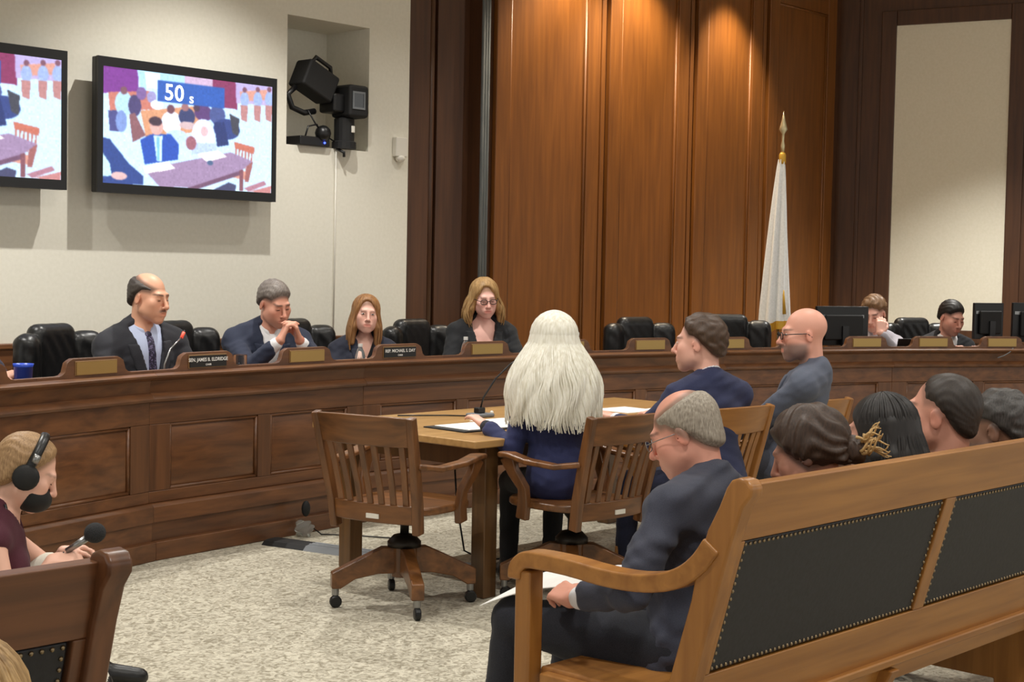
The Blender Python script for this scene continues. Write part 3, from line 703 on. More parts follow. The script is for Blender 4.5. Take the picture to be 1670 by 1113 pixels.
for i in range(len(FACETS)-1):
    run(i, [(0, 0), (.2, 0), (.2, .095), (0, .095)], 'plinth', M['dais_h'], bevel=.006)
    run(i, [(.035, .095), (.2, .095), (.2, .19), (.035, .19)], 'kick_board', M['dais_h'])
    run(i, [(.02, .19), (.2, .19), (.2, .285), (.035, .285), (.02, .27)], 'base_board', M['dais_h'], bevel=.004)
    run(i, [(.075, .285), (.2, .285), (.2, .80), (.075, .80)], 'front_backing', M['dais_v'])
    L = 10.6*2*math.sin(R(4.3)); ust = .085/L
    # frame members
    PAN = [(.085, .47), (.53, .915)]
    run(i, [(.055, .285), (.09, .285), (.09, .345), (.055, .345)], 'frame_rail', M['dais_h'], bevel=.005)
    run(i, [(.055, .685), (.09, .685), (.09, .80), (.055, .80)], 'frame_rail', M['dais_h'], bevel=.005)
    for u0, u1 in ((0, PAN[0][0]), (PAN[0][1], PAN[1][0]), (PAN[1][1], 1)):
        run(i, [(.055, .345), (.09, .345), (.09, .685), (.055, .685)], 'frame_stile', M['dais_v'], u0, u1, bevel=.004)
    for u0, u1 in PAN:
        d = .016
        q0 = [fpt(i, u0+.004, RB+.078, .352), fpt(i, u1-.004, RB+.078, .352), fpt(i, u1-.004, RB+.078, .678), fpt(i, u0+.004, RB+.078, .678)]
        q1 = [fpt(i, u0+.022, RB+.062, .385), fpt(i, u1-.022, RB+.062, .385), fpt(i, u1-.022, RB+.062, .645), fpt(i, u0+.022, RB+.062, .645)]
        MB().hexa(q0, q1).build('raised_panel', M['dais_h'], dais, bevel=.004)
        fr = MB()
        for a_, b_ in ((0, 1), (1, 2), (2, 3), (3, 0)): fr.tube([q0[a_] + V3((0, -.010, 0)), q0[b_] + V3((0, -.010, 0))], .010, 6)
        fr.build('panel_bead', M['dais_h'], dais, smooth=True)
    run(i, [(.03, .80), (.2, .80), (.2, .845), (.055, .845), (.035, .832), (.022, .815)], 'string_moulding', M['dais_h'], bevel=.004)
    run(i, [(.06, .845), (.2, .845), (.2, .905), (.05, .905)], 'fascia', M['dais_h'])
    run(i, [(.05, .905), (.2, .905), (.2, .945), (.02, .945), (.0, .936), (.004, .925), (.03, .915)], 'cornice', M['dais_h'], bevel=.003)
    run(i, [(.12, .80), (.58, .80), (.58, .84), (.12, .84)], 'worktop', M['dais_h'], bevel=.004)
PLATES = [-17.0, -13.0, -8.9, -4.9, -.9, 3.1, 7.0, 11.0, 15.0, 18.6, 22.0, 25.4, 28.9, 33.0]
edges = [(-19.2 if k == 0 else (PLATES[k-1]+PLATES[k])/2) for k in range(len(PLATES))] + [35.2]
nametext = {2: ('SEN. JAMES B. ELDRIDGE', 'CHAIR'), 4: ('REP. MICHAEL S. DAY', 'CHAIR')}
M['plateblack'] = plain('plate_black', (14, 13, 13), .35); M['plateframe'] = plain('plate_frame', (150, 118, 80), .4, .5)
for k, ph in enumerate(PLATES):
    a0, a1 = edges[k], edges[k+1]; ro, ri, zb, zn, zh = RB+.045, RB+.075, .93, .960, 1.040
    deg = lambda mm: math.degrees(mm/10.65)
    tops = [(a0, zn), (ph-deg(.24), zn), (ph-deg(.215), zn+.004), (ph-deg(.197), zn+.018), (ph-deg(.19), zn+.04), (ph-deg(.182), zn+.062), (ph-deg(.165), zh-.008), (ph-deg(.145), zh)]
    tops += [(2*ph-a, z) for a, z in tops[::-1][:-1]] + [(a1, zn)]
    n = len(tops); vs = []; fs = []
    for a, z in tops: vs += [pol(a, ro, zb), pol(a, ri, zb), pol(a, ri, z), pol(a, ro, z)]
    for j in range(n-1):
        for e in range(4): fs.append((j*4+e, j*4+(e+1) % 4, (j+1)*4+(e+1) % 4, (j+1)*4+e))
    fs += [(0, 1, 2, 3), (n*4-1, n*4-2, n*4-3, n*4-4)]
    nb = MB().add(vs, fs).build('nameplate_board', M['dais_h'], dais, bevel=.003)
    def pl(hw, z0, z1, r0, r1):
        d = deg(hw); return MB().hexa([pol(ph-d, r0, z0), pol(ph+d, r0, z0), pol(ph+d, r1, z0), pol(ph-d, r1, z0)], [pol(ph-d, r0, z1), pol(ph+d, r0, z1), pol(ph+d, r1, z1), pol(ph-d, r1, z1)])
    pl(.136, .957, 1.027, ro-.005, ro+.002).build('plate_frame', M['plateframe'], nb, bevel=.002)
    txt = nametext.get(k)
    p = pl(.131, .962, 1.022, ro-.009, ro-.003).build('nameplate', M['plateblack'] if txt else M['brass'], nb)
    if txt:
        for t, sz, zz in ((txt[0], .026, 1.000), (txt[1], .014, .974)):
            text_mesh(t, sz, M['paper'], 'lettering', nb, pol(ph, ro-.0100, zz), (PI/2, 0, -R(ph)), 1.0)

# ------------------------------------------------------------------ leather chairs behind the desk (proto heading = local +Y)
lc = thing('leather_chair', 'x', 'chair')
bk = [rbx((0, -.26, .86), (.178, .064, .280), .062, k=.012)]
for q in (-1, 1): bk.append(rbx((q*.262, -.215, .835), (.105, .072, .258), .070, k=.012, rot=rotz(R(q*28))))
bk.append(ell((0, -.245, .66), (.25, .06, .10), k=.04))
bk.append((lambda P: .002*np.sin(70*P[..., 0]+6*np.sin(9*P[..., 2]))*np.sin(14*P[..., 2]), 'd', 1, None, None))
sdf_obj('backrest', bk, .011, M['leather'], lc)
sdf_obj('seat', [rbx((0, .02, .46), (.25, .25, .06), .05), rbx((0, -.02, .51), (.22, .22, .04), .035, k=.03)], .016, M['leather'], lc)
for q in (-1, 1):
    MB().tube([(q*.27, -.22, .62), (q*.30, -.10, .66), (q*.30, .12, .66), (q*.29, .20, .60), (q*.26, .17, .46)], [.02, .03, .032, .026, .02], 10).build('armrest', M['leather'], lc, smooth=True)
MB().lathe([(.03, .05), (.03, .25), (.022, .26), (.022, .42)], n=14).build('column', M['black'], lc, smooth=False)
for k in range(5):
    a = 2*PI*k/5; ca, sa = math.cos(a), math.sin(a)
    MB().bar([(0, 0, .11), (ca*.30, sa*.30, .075)], [.05, .035], [.05, .03]).build('base_leg', M['black'], lc, bevel=.006)
    MB().lathe([(.025, -.012), (.028, -.008), (.028, .008), (.025, .012)], (ca*.30, sa*.30, .03), 12, Matrix.Rotation(PI/2, 3, 'X')).build('caster', M['black'], lc)
LC = [(-8.3, 11.72, 1.0, 14, 'black leather desk chair at left of the balding man in dark suit'), (-3.9, 11.78, 1.0, 10, 'black leather desk chair behind the man with clasped hands'),
      (.9, 11.82, 1.0, 10, 'black leather desk chair behind the woman in navy with straight light brown hair'), (5.95, 11.80, .99, 12, 'black leather desk chair behind the woman with dark glasses'),
      (15.7, 11.70, 1.0, 6, 'empty black leather desk chair between white-haired woman and navy-suited man'), (19.9, 11.75, 1.02, -12, 'empty black leather desk chair in front of the flag'),
      (29.7, 11.90, 1.0, 6, 'black leather desk chair of the young man in black suit by the cream panel')]
for i, (ph, r, s, tw, lab) in enumerate(LC):
    c = lc if i == 0 else dup(lc)
    c.location = pol(ph, r); c.rotation_euler = (0, 0, face_in(ph) - PI/2 + R(tw)); c.scale = (s, s, s); tag(c, lab, 'chair', 'leather chairs behind the curved desk')

# ------------------------------------------------------------------ screens on the left wall
def paint_screen():
    NX_, NY_ = 288, 162; img = np.zeros((NY_, NX_, 3)); gu, gv = np.meshgrid((np.arange(NX_)+.5)/NX_, (np.arange(NY_)+.5)/NY_)
    def uv(p):
        x, y = p; t = 203+.12*(x-603); b = 875+.052*(x-600); return ((x-602)/958, (y-t)/(b-t))
    def poly(pts, c):
        q = [uv(p) for p in pts]; ins = np.zeros(gu.shape, bool); n = len(q)
        for i in range(n):
            (x0, y0), (x1, y1) = q[i], q[(i+1) % n]
            cond = ((y0 > gv) != (y1 > gv)) & (gu < (x1-x0)*(gv-y0)/((y1-y0) or 1e-9)+x0); ins ^= cond
        img[ins] = c
    def el(cx, cy, rx, ry, c):
        u, v = uv((cx, cy)); img[((gu-u)/(rx/958))**2+((gv-v)/(ry/640))**2 < 1] = c
    img[:] = (196, 226, 248)
    poly([(603,203),(785,222),(790,350),(603,362)], (118, 52, 130)); poly([(780,222),(1045,252),(1045,330),(800,335)], (168, 206, 232)); poly([(822,238),(905,248),(900,335),(832,330)], (226, 242, 252))
    poly([(1040,252),(1205,272),(1205,335),(1040,330)], (196, 164, 186)); poly([(1200,272),(1338,290),(1348,448),(1200,430)], (128, 48, 84)); poly([(1335,290),(1563,318),(1563,430),(1340,410)], (178, 160, 200))
    poly([(1360,345),(1525,335),(1530,392),(1370,402)], (206, 142, 124)); poly([(630,355),(860,345),(885,450),(640,462)], (190, 112, 96)); poly([(630,460),(700,455),(690,580),(640,575)], (70, 70, 120))
    for x in (1390, 1470, 1540): el(x, 390, 26, 44, (150, 165, 205)); el(x, 335, 13, 16, (120, 76, 90)); poly([(x-25,420),(x+22,425),(x+15,520),(x-20,505)], (176, 120, 116))
    el(712, 420, 46, 70, (172, 204, 220)); el(712, 345, 18, 22, (116, 76, 84)); el(700, 520, 30, 60, (120, 140, 190)); el(770, 430, 34, 60, (70, 60, 100)); el(805, 360, 28, 36, (120, 90, 140)); el(860, 380, 26, 34, (150, 140, 180))
    poly([(740,480),(770,470),(830,600),(760,640)], (130, 84, 88)); poly([(800,458),(1110,428),(1180,570),(830,610)], (206, 142, 104)); el(890, 425, 36, 26, (225, 235, 245))
    el(970, 525, 56, 64, (232, 240, 250)); el(965, 448, 22, 26, (106, 66, 76)); el(1055, 490, 46, 52, (52, 58, 96)); el(1045, 436, 20, 24, (150, 100, 100)); el(1150, 470, 52, 46, (86, 56, 104)); el(1110, 440, 18, 22, (70, 50, 70))
    el(1000, 600, 60, 36, (186, 205, 235)); el(1060, 540, 50, 22, (200, 168, 165)); el(1230, 480, 46, 56, (70, 80, 130)); el(1285, 560, 78, 60, (48, 62, 116)); poly([(1210,520),(1270,520),(1300,650),(1230,660)], (36, 48, 96)); poly([(1300,470),(1360,500),(1355,600),(1320,580)], (60, 60, 70))
    poly([(893,283),(1272,325),(1272,440),(893,403)], (44, 84, 160))
    poly([(1330,630),(1455,662),(1450,702),(1335,668)], (186, 102, 82))
    for k in range(6): x = 1338+k*19; poly([(x,668+k*5),(x+9,670+k*5),(x+5,770+k*5),(x-4,768+k*5)], (176, 104, 92))
    poly([(1310,790),(1430,800),(1420,850),(1320,835)], (205, 140, 120)); poly([(1405,750),(1445,745),(1420,860),(1395,860)], (150, 88, 84))
    poly([(820,792),(1310,690),(1442,742),(1380,792),(1062,896),(905,890)], (150, 122, 150)); poly([(1062,896),(1380,792),(1385,815),(1100,910)], (104, 70, 92)); poly([(1364,792),(1386,790),(1386,912),(1364,912)], (122, 72, 80))
    poly([(800,625),(855,592),(965,590),(1012,650),(1008,735),(825,765)], (36, 72, 160)); poly([(872,600),(920,600),(918,745),(890,745)], (200, 228, 236)); poly([(888,610),(904,610),(906,740),(892,740)], (120, 180, 205)); el(888, 548, 36, 48, (216, 160, 148)); el(882, 518, 36, 26, (66, 46, 58))
    el(1150, 600, 66, 98, (214, 226, 246)); poly([(1085,640),(1222,640),(1232,700),(1085,705)], (176, 190, 222)); el(1155, 572, 22, 30, (216, 170, 170)); el(1080, 640, 30, 40, (150, 90, 100))
    for p in ([(1115,702),(1232,682),(1288,716),(1172,746)], [(865,762),(952,746),(992,786),(902,806)], [(815,776),(866,768),(902,802),(832,818)]): poly(p, (252, 242, 228))
    el(1190, 752, 18, 14, (70, 90, 120))
    poly([(603,612),(640,622),(742,762),(818,832),(818,884),(603,874)], (40, 62, 122)); poly([(603,700),(640,760),(652,832),(603,836)], (190, 228, 226)); el(690, 832, 42, 22, (214, 168, 162))
    poly([(1210,905),(1300,862),(1345,878),(1340,912)], (60, 60, 90)); poly([(1390,895),(1515,852),(1530,875),(1420,915)], (166, 112, 124)); poly([(1420,915),(1560,880),(1556,925)], (186, 120, 116))
    for _ in range(2):
        pad = np.pad(img, ((1, 1), (1, 1), (0, 0)), 'edge'); img = (pad[:-2, 1:-1]+pad[2:, 1:-1]+pad[1:-1, :-2]+pad[1:-1, 2:]+2*img)/6
    rs = np.random.RandomState(3); nz = np.kron(rs.normal(0, 1, (NY_//6+1, NX_//6+1)), np.ones((6, 6)))[:NY_, :NX_]; nz2 = np.kron(rs.normal(0, 1, (NY_//3+1, NX_//3+1)), np.ones((3, 3)))[:NY_, :NX_]
    img = np.clip(img*(1+.006*nz+.022*nz2)[..., None]*np.array([.99, 1.02, 1.06])+8, 0, 255)
    me = bpy.data.meshes.new('screen'); W_, H_ = 1.34, .742
    vs = [(-W_/2+W_*i/NX_, 0, H_/2-H_*j/NY_) for j in range(NY_+1) for i in range(NX_+1)]
    fs = [(j*(NX_+1)+i, (j+1)*(NX_+1)+i, (j+1)*(NX_+1)+i+1, j*(NX_+1)+i+1) for j in range(NY_) for i in range(NX_)]
    me.from_pydata(vs, [], fs); ca = me.color_attributes.new('Col', 'FLOAT_COLOR', 'CORNER')
    x = img/255; l = np.where(x <= .04045, x/12.92, ((x+.055)/1.055)**2.4).reshape(-1, 3)
    ca.data.foreach_set('color', np.repeat(np.c_[l, np.ones(len(l))], 4, axis=0).astype(np.float32).ravel())
    return me
scr = paint_screen()
def tv(cx, lab):
    t = thing('television', lab, 'television', (cx, 8.42, 2.369))
    b = MB(); w2, h2, iw, ih = .707, .4285, .667, .368
    for lo, hi in (((-w2, 0, -h2), (w2, .02, -ih)), ((-w2, 0, ih), (w2, .02, h2)), ((-w2, 0, -ih), (-iw, .02, ih)), ((iw, 0, -ih), (w2, .02, ih))): b.box(lo, hi)
    b.build('bezel', M['black'], t)
    MB().box((-w2, .02, -h2), (w2, .075, h2)).build('casing', M['black'], t, bevel=.008)
    MB().box((-.25, .075, -.2), (.25, .178, .2)).build('wall_mount', M['darksteel'], t, bevel=.01)
    s = mkobj('screen', scr, M['screen'], t, (0, .004, 0))
    text_mesh('50', .150, M['bannertext'], 'screen_lettering', s, (-.140, -.006, .243), (PI/2, 0, 0), 1.05)
    text_mesh('s', .095, M['bannertext'], 'screen_lettering', s, (-.005, -.006, .222), (PI/2, 0, 0))
tv(5.87, 'wall-mounted black television nearest the camera niche showing the hearing'); tv(4.243, 'wall-mounted black television cut off by the left edge of the view')

# ------------------------------------------------------------------ remote camera in the wall niche
rc = thing('video_camera', 'black remote-controlled video camera on a motor mount in the wall niche', 'camera', (7.2, 8.72, NZ0))
Mt = Matrix.Rotation(R(24), 3, 'Y')
o = MB().box((-.15, -.09, -.10), (.15, .09, .11), Mt).build('camera_body', M['blackmatte'], rc, bevel=.02); o.location = (-.13, -.1, .47)
o = MB().tube([(-.09, 0, .10), (-.07, 0, .17), (.08, 0, .17), (.12, 0, .10)], .017, 8).build('handle', M['black'], rc, smooth=True); o.location = (-.12, -.1, .47); o.rotation_euler = (0, R(24), 0)
MB().tube([(-.30, -.1, .42), (-.37, -.1, .36), (-.33, -.1, .27), (-.22, -.1, .24), (-.12, -.1, .26)], .022, 8).build('rear_grip', M['black'], rc, smooth=True)
MB().box((-.02, -.2, .26), (.19, -.02, .40)).build('lens_barrel', M['black'], rc, bevel=.02)
hd = MB().box((.08, -.26, .23), (.27, -.04, .47)).build('lens_hood', M['blackmatte'], rc, bevel=.025)
fr = MB()
for lo, hi in (((.105, -.266, .29), (.225, -.258, .305)), ((.105, -.266, .405), (.225, -.258, .42)), ((.105, -.266, .305), (.118, -.258, .405)), ((.212, -.266, .305), (.225, -.258, .405))): fr.box(lo, hi)
fr.build('hood_rim', M['grey'], hd); MB().box((.118, -.262, .305), (.212, -.258, .405)).build('lens_glass', plain('dark_lens', (20, 24, 28), .08, coat=1), hd)
MB().lathe([(.09, 0), (.09, .05), (.075, .06), (.075, .22), (.06, .23)], (.13, -.14, 0), 18).build('pan_motor', M['blackmatte'], rc)
MB().box((.135, -.222, .12), (.165, -.212, .17)).build('status_label', M['white'], rc, bevel=.004)
MB().box((-.30, -.16, 0), (-.02, .06, .07)).build('control_box', M['black'], rc, bevel=.01)
MB().ball((-.08, -.15, .10), (.06, .06, .06)).build('cable_coil', M['black'], rc, smooth=True)
MB().tube([(-.2, -.12, .26), (-.14, -.14, .16), (-.05, -.15, .08), (.05, -.13, .05)], .006, 6).build('cable', M['black'], rc, smooth=True)
MB().tube([(-.24, -.14, .06), (-.22, -.15, .14), (-.14, -.15, .16), (-.07, -.14, .07)], .007, 6).build('cable', M['black'], rc, smooth=True)
MB().ball((-.075, -.165, .03), .008).build('indicator_light', plain('blue_led', (40, 60, 255), .4, emit=(60, 80, 255), est=4), rc)
MB().tube([(.06, -.14, 0), (.08, -.20, -.03), (.09, -.19, -.06)], .012, 6).build('hanging_plug', M['black'], rc, smooth=True)
tag(MB().tube([(7.26, 8.585, 2.37), (7.262, 8.588, 1.8), (7.256, 8.588, .985)], .006, 6).build('wall_cable', M['white'], smooth=True), 'thin white cable running down the wall below the camera niche', 'cable')
th_ = thing('wall_sensor', 'small white box with rounded foot on the wall by the wood panelling', 'sensor', (7.89, WY, 2.40))
MB().box((-.06, -.05, -.05), (.06, 0, .10)).build('casing', M['white'], th_, bevel=.008); MB().ball((0, -.03, -.06), (.045, .03, .03)).build('sensor_dome', M['white'], th_, smooth=True)

# ------------------------------------------------------------------ flag
fl = thing('flag_stand', 'white flag with gold fringe furled on a pole with gold spear tip', 'flag', pol(23.4, 12.25))
MB().lathe([(.16, 0), (.16, .02), (.05, .06), (.03, .12)], n=24).build('base', M['brass'], fl, smooth=True)
MB().lathe([(.014, .1), (.014, 2.52)], n=12).build('pole', M['brass'], fl, smooth=True)
MB().lathe([(.026, 2.46), (.03, 2.48), (.03, 2.54), (.02, 2.56)], n=14).build('collar', M['gold'], fl, smooth=True)
MB().lathe([(.012, 2.55), (.018, 2.62), (.010, 2.66), (.012, 2.72), (.036, 2.76), (.028, 2.79), (.016, 2.84), (.001, 2.92)], n=14).build('spear_tip', plain('pale_gold', (214, 200, 160), .35, .6), fl, smooth=True)
def cloth(z0, z1, m_, nm, n=64, k=22):
    vs = []; fs = []
    for i in range(k+1):
        u_ = i/k; z = z0+(z1-z0)*u_; t = (2.5-z)/1.5; rr = .022+.088*max(0, t)**.85
        for j in range(n):
            a = 2*PI*j/n; r_ = rr*(1+.30*math.sin(6*a+1.5*t)+.12*math.sin(11*a+2)); zz = z - (.10*max(0, math.cos(a-2.3)) if u_ == 1 or z < 1.2 else 0)*(t-.8 if t > .8 else 0)*4
            vs.append((rr*-.30*.7 + r_*math.cos(a), rr*.3*.7 + r_*math.sin(a), zz))
    for i in range(k):
        for j in range(n): fs.append((i*n+j, i*n+(j+1) % n, (i+1)*n+(j+1) % n, (i+1)*n+j))
    MB().add(vs, fs).build(nm, m_, fl, smooth=True)
cloth(2.5, 1.10, M['flag'], 'flag_cloth'); cloth(1.10, 1.03, M['gold'], 'fringe', 64, 3)
MB().tube([(-.05, -.07, 1.42), (-.055, -.085, 1.3), (-.05, -.09, 1.16)], [.008, .012, .02], 8).build('tassel', M['gold'], fl, smooth=True)

# ------------------------------------------------------------------ monitors on the right of the desk
def monitor(ph, r, zc, lab, tw=0, wd_=.50, ht=.31):
    p = pol(ph, r, .84); t = thing('computer_monitor', lab, 'monitor', p, -R(ph)+R(tw)); z = zc-.84
    MB().box((-wd_/2, 0, z-ht/2), (wd_/2, .03, z+ht/2)).build('casing', M['black'], t, bevel=.006)
    MB().box((-wd_*.36, -.03, z-ht*.36), (wd_*.36, .0, z+ht*.28)).build('rear_cover', M['blackmatte'], t, bevel=.012)
    MB().box((-wd_*.47, -.006, z+ht*.20), (wd_*.40, .001, z+ht*.28)).build('silver_strip', M['steel'], t)
    MB().box((-.03, -.045, 0.01), (.03, -.02, z)).build('stand_neck', M['black'], t); MB().box((-.12, -.12, 0), (.12, .08, .014)).build('stand_foot', M['black'], t, bevel=.004)
    MB().box((-wd_/2+.012, .03, z-ht/2+.012), (wd_/2-.012, .031, z+ht/2-.012)).build('display', plain('dark_display', (30, 34, 40), .2), t)
monitor(22.3, 11.02, 1.105, 'black computer monitor with silver strip beside the bald man', wd_=.50); monitor(29.75, 11.05, 1.15, 'black computer monitor in front of the cream wall panel', 10, .32, .30); monitor(32.3, 11.1, 1.14, 'black computer monitor cut off by the right edge of the view', 0, .46, .33)
lp = thing('laptop', 'dark laptop on the desk between the two young aides', 'laptop', pol(25.4, 11.0, .84), -R(25.4))
MB().box((-.17, -.11, 0), (.17, .11, .018)).build('keyboard_base', M['black'], lp, bevel=.004); o = MB().box((-.17, -.01, 0), (.17, 0, .16)).build('screen_lid', M['black'], lp, bevel=.004); o.location = (0, -.10, .016); o.rotation_euler = (R(12), 0, 0)
MB().box((-.02, -.118, .13), (.06, -.115, .155)).build('sticker', M['white'], lp)

# ------------------------------------------------------------------ small things on the desk
M['label'] = plain('bottle_label', (214, 222, 224), .5); M['capwhite'] = plain('bottle_cap', (232, 232, 228), .5)
M['pet'] = plain('bottle_plastic', (232, 238, 236), .08, trans=.85, ior=1.15)
def bottle(x, y, h, lab):
    t = thing('water_bottle', lab, 'bottle', (x, y, .84), 0, 'water bottles on the curved desk'); k = h/.2
    MB().lathe([(.028, 0), (.031, .006), (.031, .12*k), (.024, .15*k), (.012, .178*k), (.012, .185*k)], n=16).build('bottle_body', M['pet'], t, smooth=True)
    MB().lathe([(.0316, .05*k), (.0316, .10*k)], n=16).build('paper_label', M['label'], t, smooth=True); MB().lathe([(.0145, .182*k), (.0145, .2*k)], n=14).build('cap', M['capwhite'], t)
bottle(6.00, 6.846, .195, 'clear water bottle in front of the woman with straight light brown hair'); bottle(6.89, 6.834, .22, 'clear water bottle in front of the woman with dark glasses'); bottle(7.88, 6.734, .235, 'clear water bottle beside the head of the white-haired woman')
g = thing('drinking_glass', 'short clear tumbler beside the black nameplate of the balding man', 'glass', (5.06, 6.78, .84))
MB().lathe([(.0005, .006), (.034, .006), (.036, .155), (.039, .158), (.039, .16), (.036, 0), (.0005, 0)], n=20).build('tumbler', M['glass'], g, smooth=True)
bl = thing('blue_cup', 'blue plastic cup lying at the left end of the desk', 'cup', pol(-14.0, 10.93, .84))
MB().lathe([(.0005, .05), (.038, .05), (.045, .15), (.05, .165), (.046, .165), (.04, .06), (.0005, .055)], n=18).build('cup_body', plain('blue_plastic', (44, 82, 205), .35), bl, smooth=True)
MB().lathe([(.0005, 0), (.05, 0), (.05, .05), (.0005, .05)], n=18).build('cup_base', M['grey'], bl)
mc = thing('gooseneck_microphone', 'gooseneck microphone with red lit ring in front of the balding man', 'microphone', (4.575, 6.80, .84))
MB().lathe([(.05, 0), (.05, .015), (.02, .03), (.012, .05)], n=18).build('base', M['black'], mc); MB().tube([(0, 0, .04), (.01, .005, .12), (.05, .012, .20), (.135, .03, .262)], .005, 8).build('gooseneck', M['steel'], mc, smooth=True)
MB().tube([(.132, .029, .258), (.15, .033, .288)], [.009, .009], 10).build('light_ring', plain('red_ring', (220, 96, 76), .4, emit=(255, 80, 60), est=.35), mc, smooth=True)
MB().tube([(.148, .033, .286), (.154, .034, .296)], [.008, .006], 10).build('capsule', M['black'], mc, smooth=True)
tag(MB().tube([pol(28.4, 10.565, .875), pol(28.75, 10.57, .893), pol(29.05, 10.575, .92), pol(29.3, 10.60, .949)], .004, 6).build('cord', M['grey'], smooth=True), 'short grey cord drooping over the desk cornice at right', 'cord')

# ------------------------------------------------------------------ witness table
tb = thing('witness_table', 'long wooden witness table with plain square legs', 'table', (0, 0, 0))
X0, X1, Y0, Y1, ZT = 4.74, 7.1, 4.63, 5.76, .735
MB().box((X0, Y0, ZT-.035), (X1, Y1, ZT)).build('tabletop', M['table'], tb, bevel=.006)
for lo, hi in (((X0+.11, Y0+.09, .60), (X1-.11, Y0+.115, ZT-.035)), ((X0+.11, Y1-.115, .60), (X1-.11, Y1-.09, ZT-.035)), ((X0+.11, Y0+.115, .60), (X0+.135, Y1-.115, ZT-.035)), ((X1-.135, Y0+.115, .60), (X1-.11, Y1-.115, ZT-.035))):
    MB().box(lo, hi).build('apron', M['tleg'], tb)
for x in (X0+.13, X1-.13-.085):
    for y in (Y0+.06, Y1-.06-.085): MB().box((x, y, 0), (x+.085, y+.085, ZT-.035)).build('leg', M['tleg'], tb, bevel=.006)
def sheet(pts, z, mat, name, lab, cat='paper', group=None, t_=.003):
    return tag(MB().prism([(p[0], p[1], z) for p in pts], (0, 0, t_)).build(name, mat), lab, cat, group)
sheet([(4.965, 5.20), (4.95, 4.905), (5.31, 4.89), (5.36, 5.19)], ZT, M['blackmatte'], 'folder', 'thin black folder under the papers at the near table corner', 'folder', t_=.006)
sheet([(5.02, 5.18), (5.005, 4.93), (5.32, 4.91), (5.37, 5.17)], ZT+.0062, M['paper'], 'paper_sheet', 'white paper sheets on the black folder at the table corner')
sheet([(5.36, 5.28), (5.37, 4.98), (5.68, 4.96), (5.70, 5.27)], ZT, M['paper'], 'paper_sheet', 'white paper sheet between the microphone and the white-haired woman')
sheet([(6.36, 5.32), (6.35, 5.06), (6.62, 5.05), (6.64, 5.31)], ZT, M['paper'], 'paper_sheet', 'white paper sheets on the table in front of the navy-suited man')
sheet([(6.55, 5.12), (6.58, 4.86), (6.86, 4.90), (6.84, 5.16)], ZT+.0035, M['paper'], 'paper_sheet', 'white paper sheet overlapping others at the far end of the table')
mc = thing('table_microphone', 'black gooseneck microphone on the witness table', 'microphone', (5.56, 5.40, ZT))
MB().box((-.06, -.05, 0), (.06, .05, .02)).build('base', M['grey'], mc, bevel=.008); MB().box((-.03, -.02, .02), (.02, .02, .05)).build('socket', M['black'], mc, bevel=.006)
MB().tube([(0, 0, .04), (.012, -.01, .10), (.06, -.05, .20), (.115, -.10, .275), (.145, -.13, .30)], .005, 8).build('gooseneck', M['black'], mc, smooth=True)
MB().tube([(.13, -.12, .288), (.17, -.15, .31)], [.012, .010], 10).build('capsule', M['black'], mc, smooth=True)
MB().ball((.05, -.035, .023), .010).build('button', M['white'], mc, smooth=True)
MB().tube([(-.05, .02, .006), (-.13, .12, .006), (-.25, .2, .006), (-.34, .26, .006)], .004, 6).build('cable', M['black'], mc, smooth=True)

# cable cover on the carpet, cable, plastic bag
a, b_ = V3((5.02, 6.43, 0)), V3((5.32, 5.10, 0)); d = unit(b_-a); n = V3((-d[1], d[0], 0))
cv = thing('cable_cover', 'grey ribbed floor cable cover running from the desk to the table', 'cable cover', (0, 0, 0))
sec = lambda p: [p+n*.085, p+n*.06+V3((0, 0, .022)), p+n*.03+V3((0, 0, .026)), p-n*.03+V3((0, 0, .026)), p-n*.06+V3((0, 0, .022)), p-n*.085]
e = a+d*.28
MB().prism([tuple(q) for q in sec(a)], tuple(e-a)).build('end_ramp', M['blackmatte'], cv); MB().prism([tuple(q) for q in sec(e)], tuple(b_-e)).build('cover_strip', M['grey'], cv)
for k in (-1, 0, 1): MB().bar([e+n*.026*k+V3((0, 0, .027)), b_+n*.026*k+V3((0, 0, .027))], .010, .006).build('rib', plain('rib_grey', (150, 154, 158), .5), cv)
tag(MB().tube([(5.42, 5.45, .60), (5.40, 5.40, .3), (5.42, 5.36, .06), (5.5, 5.3, .008), (5.75, 5.25, .006), (6.0, 5.2, .006)], .005, 6).build('microphone_cable', M['black'], smooth=True), 'thin black cable hanging from the table down to the carpet', 'cable')
tag(MB().tube([(5.34, 6.5, .05), (5.36, 6.42, .008), (5.5, 6.25, .006), (5.65, 5.95, .006)], .004, 6).build('floor_cable', M['black'], smooth=True), 'thin black cable on the carpet beside the plastic bag', 'cable')
pb = thing('plastic_bag', 'crumpled clear plastic bag against the desk plinth', 'bag', (5.27, 6.46, 0))
sdf_obj('bag_film', [ell((0, 0, .045), (.055, .04, .045)), (lambda P: .012*np.sin(60*P[..., 0]+3*np.sin(50*P[..., 2]))*np.sin(55*P[..., 1]+40*P[..., 2]), 'd', 1, None, None)], .007, M['pet'], pb)
MB().ball((.01, .0, .155), (.028, .02, .045)).build('black_tag', M['blackmatte'], pb, smooth=True)

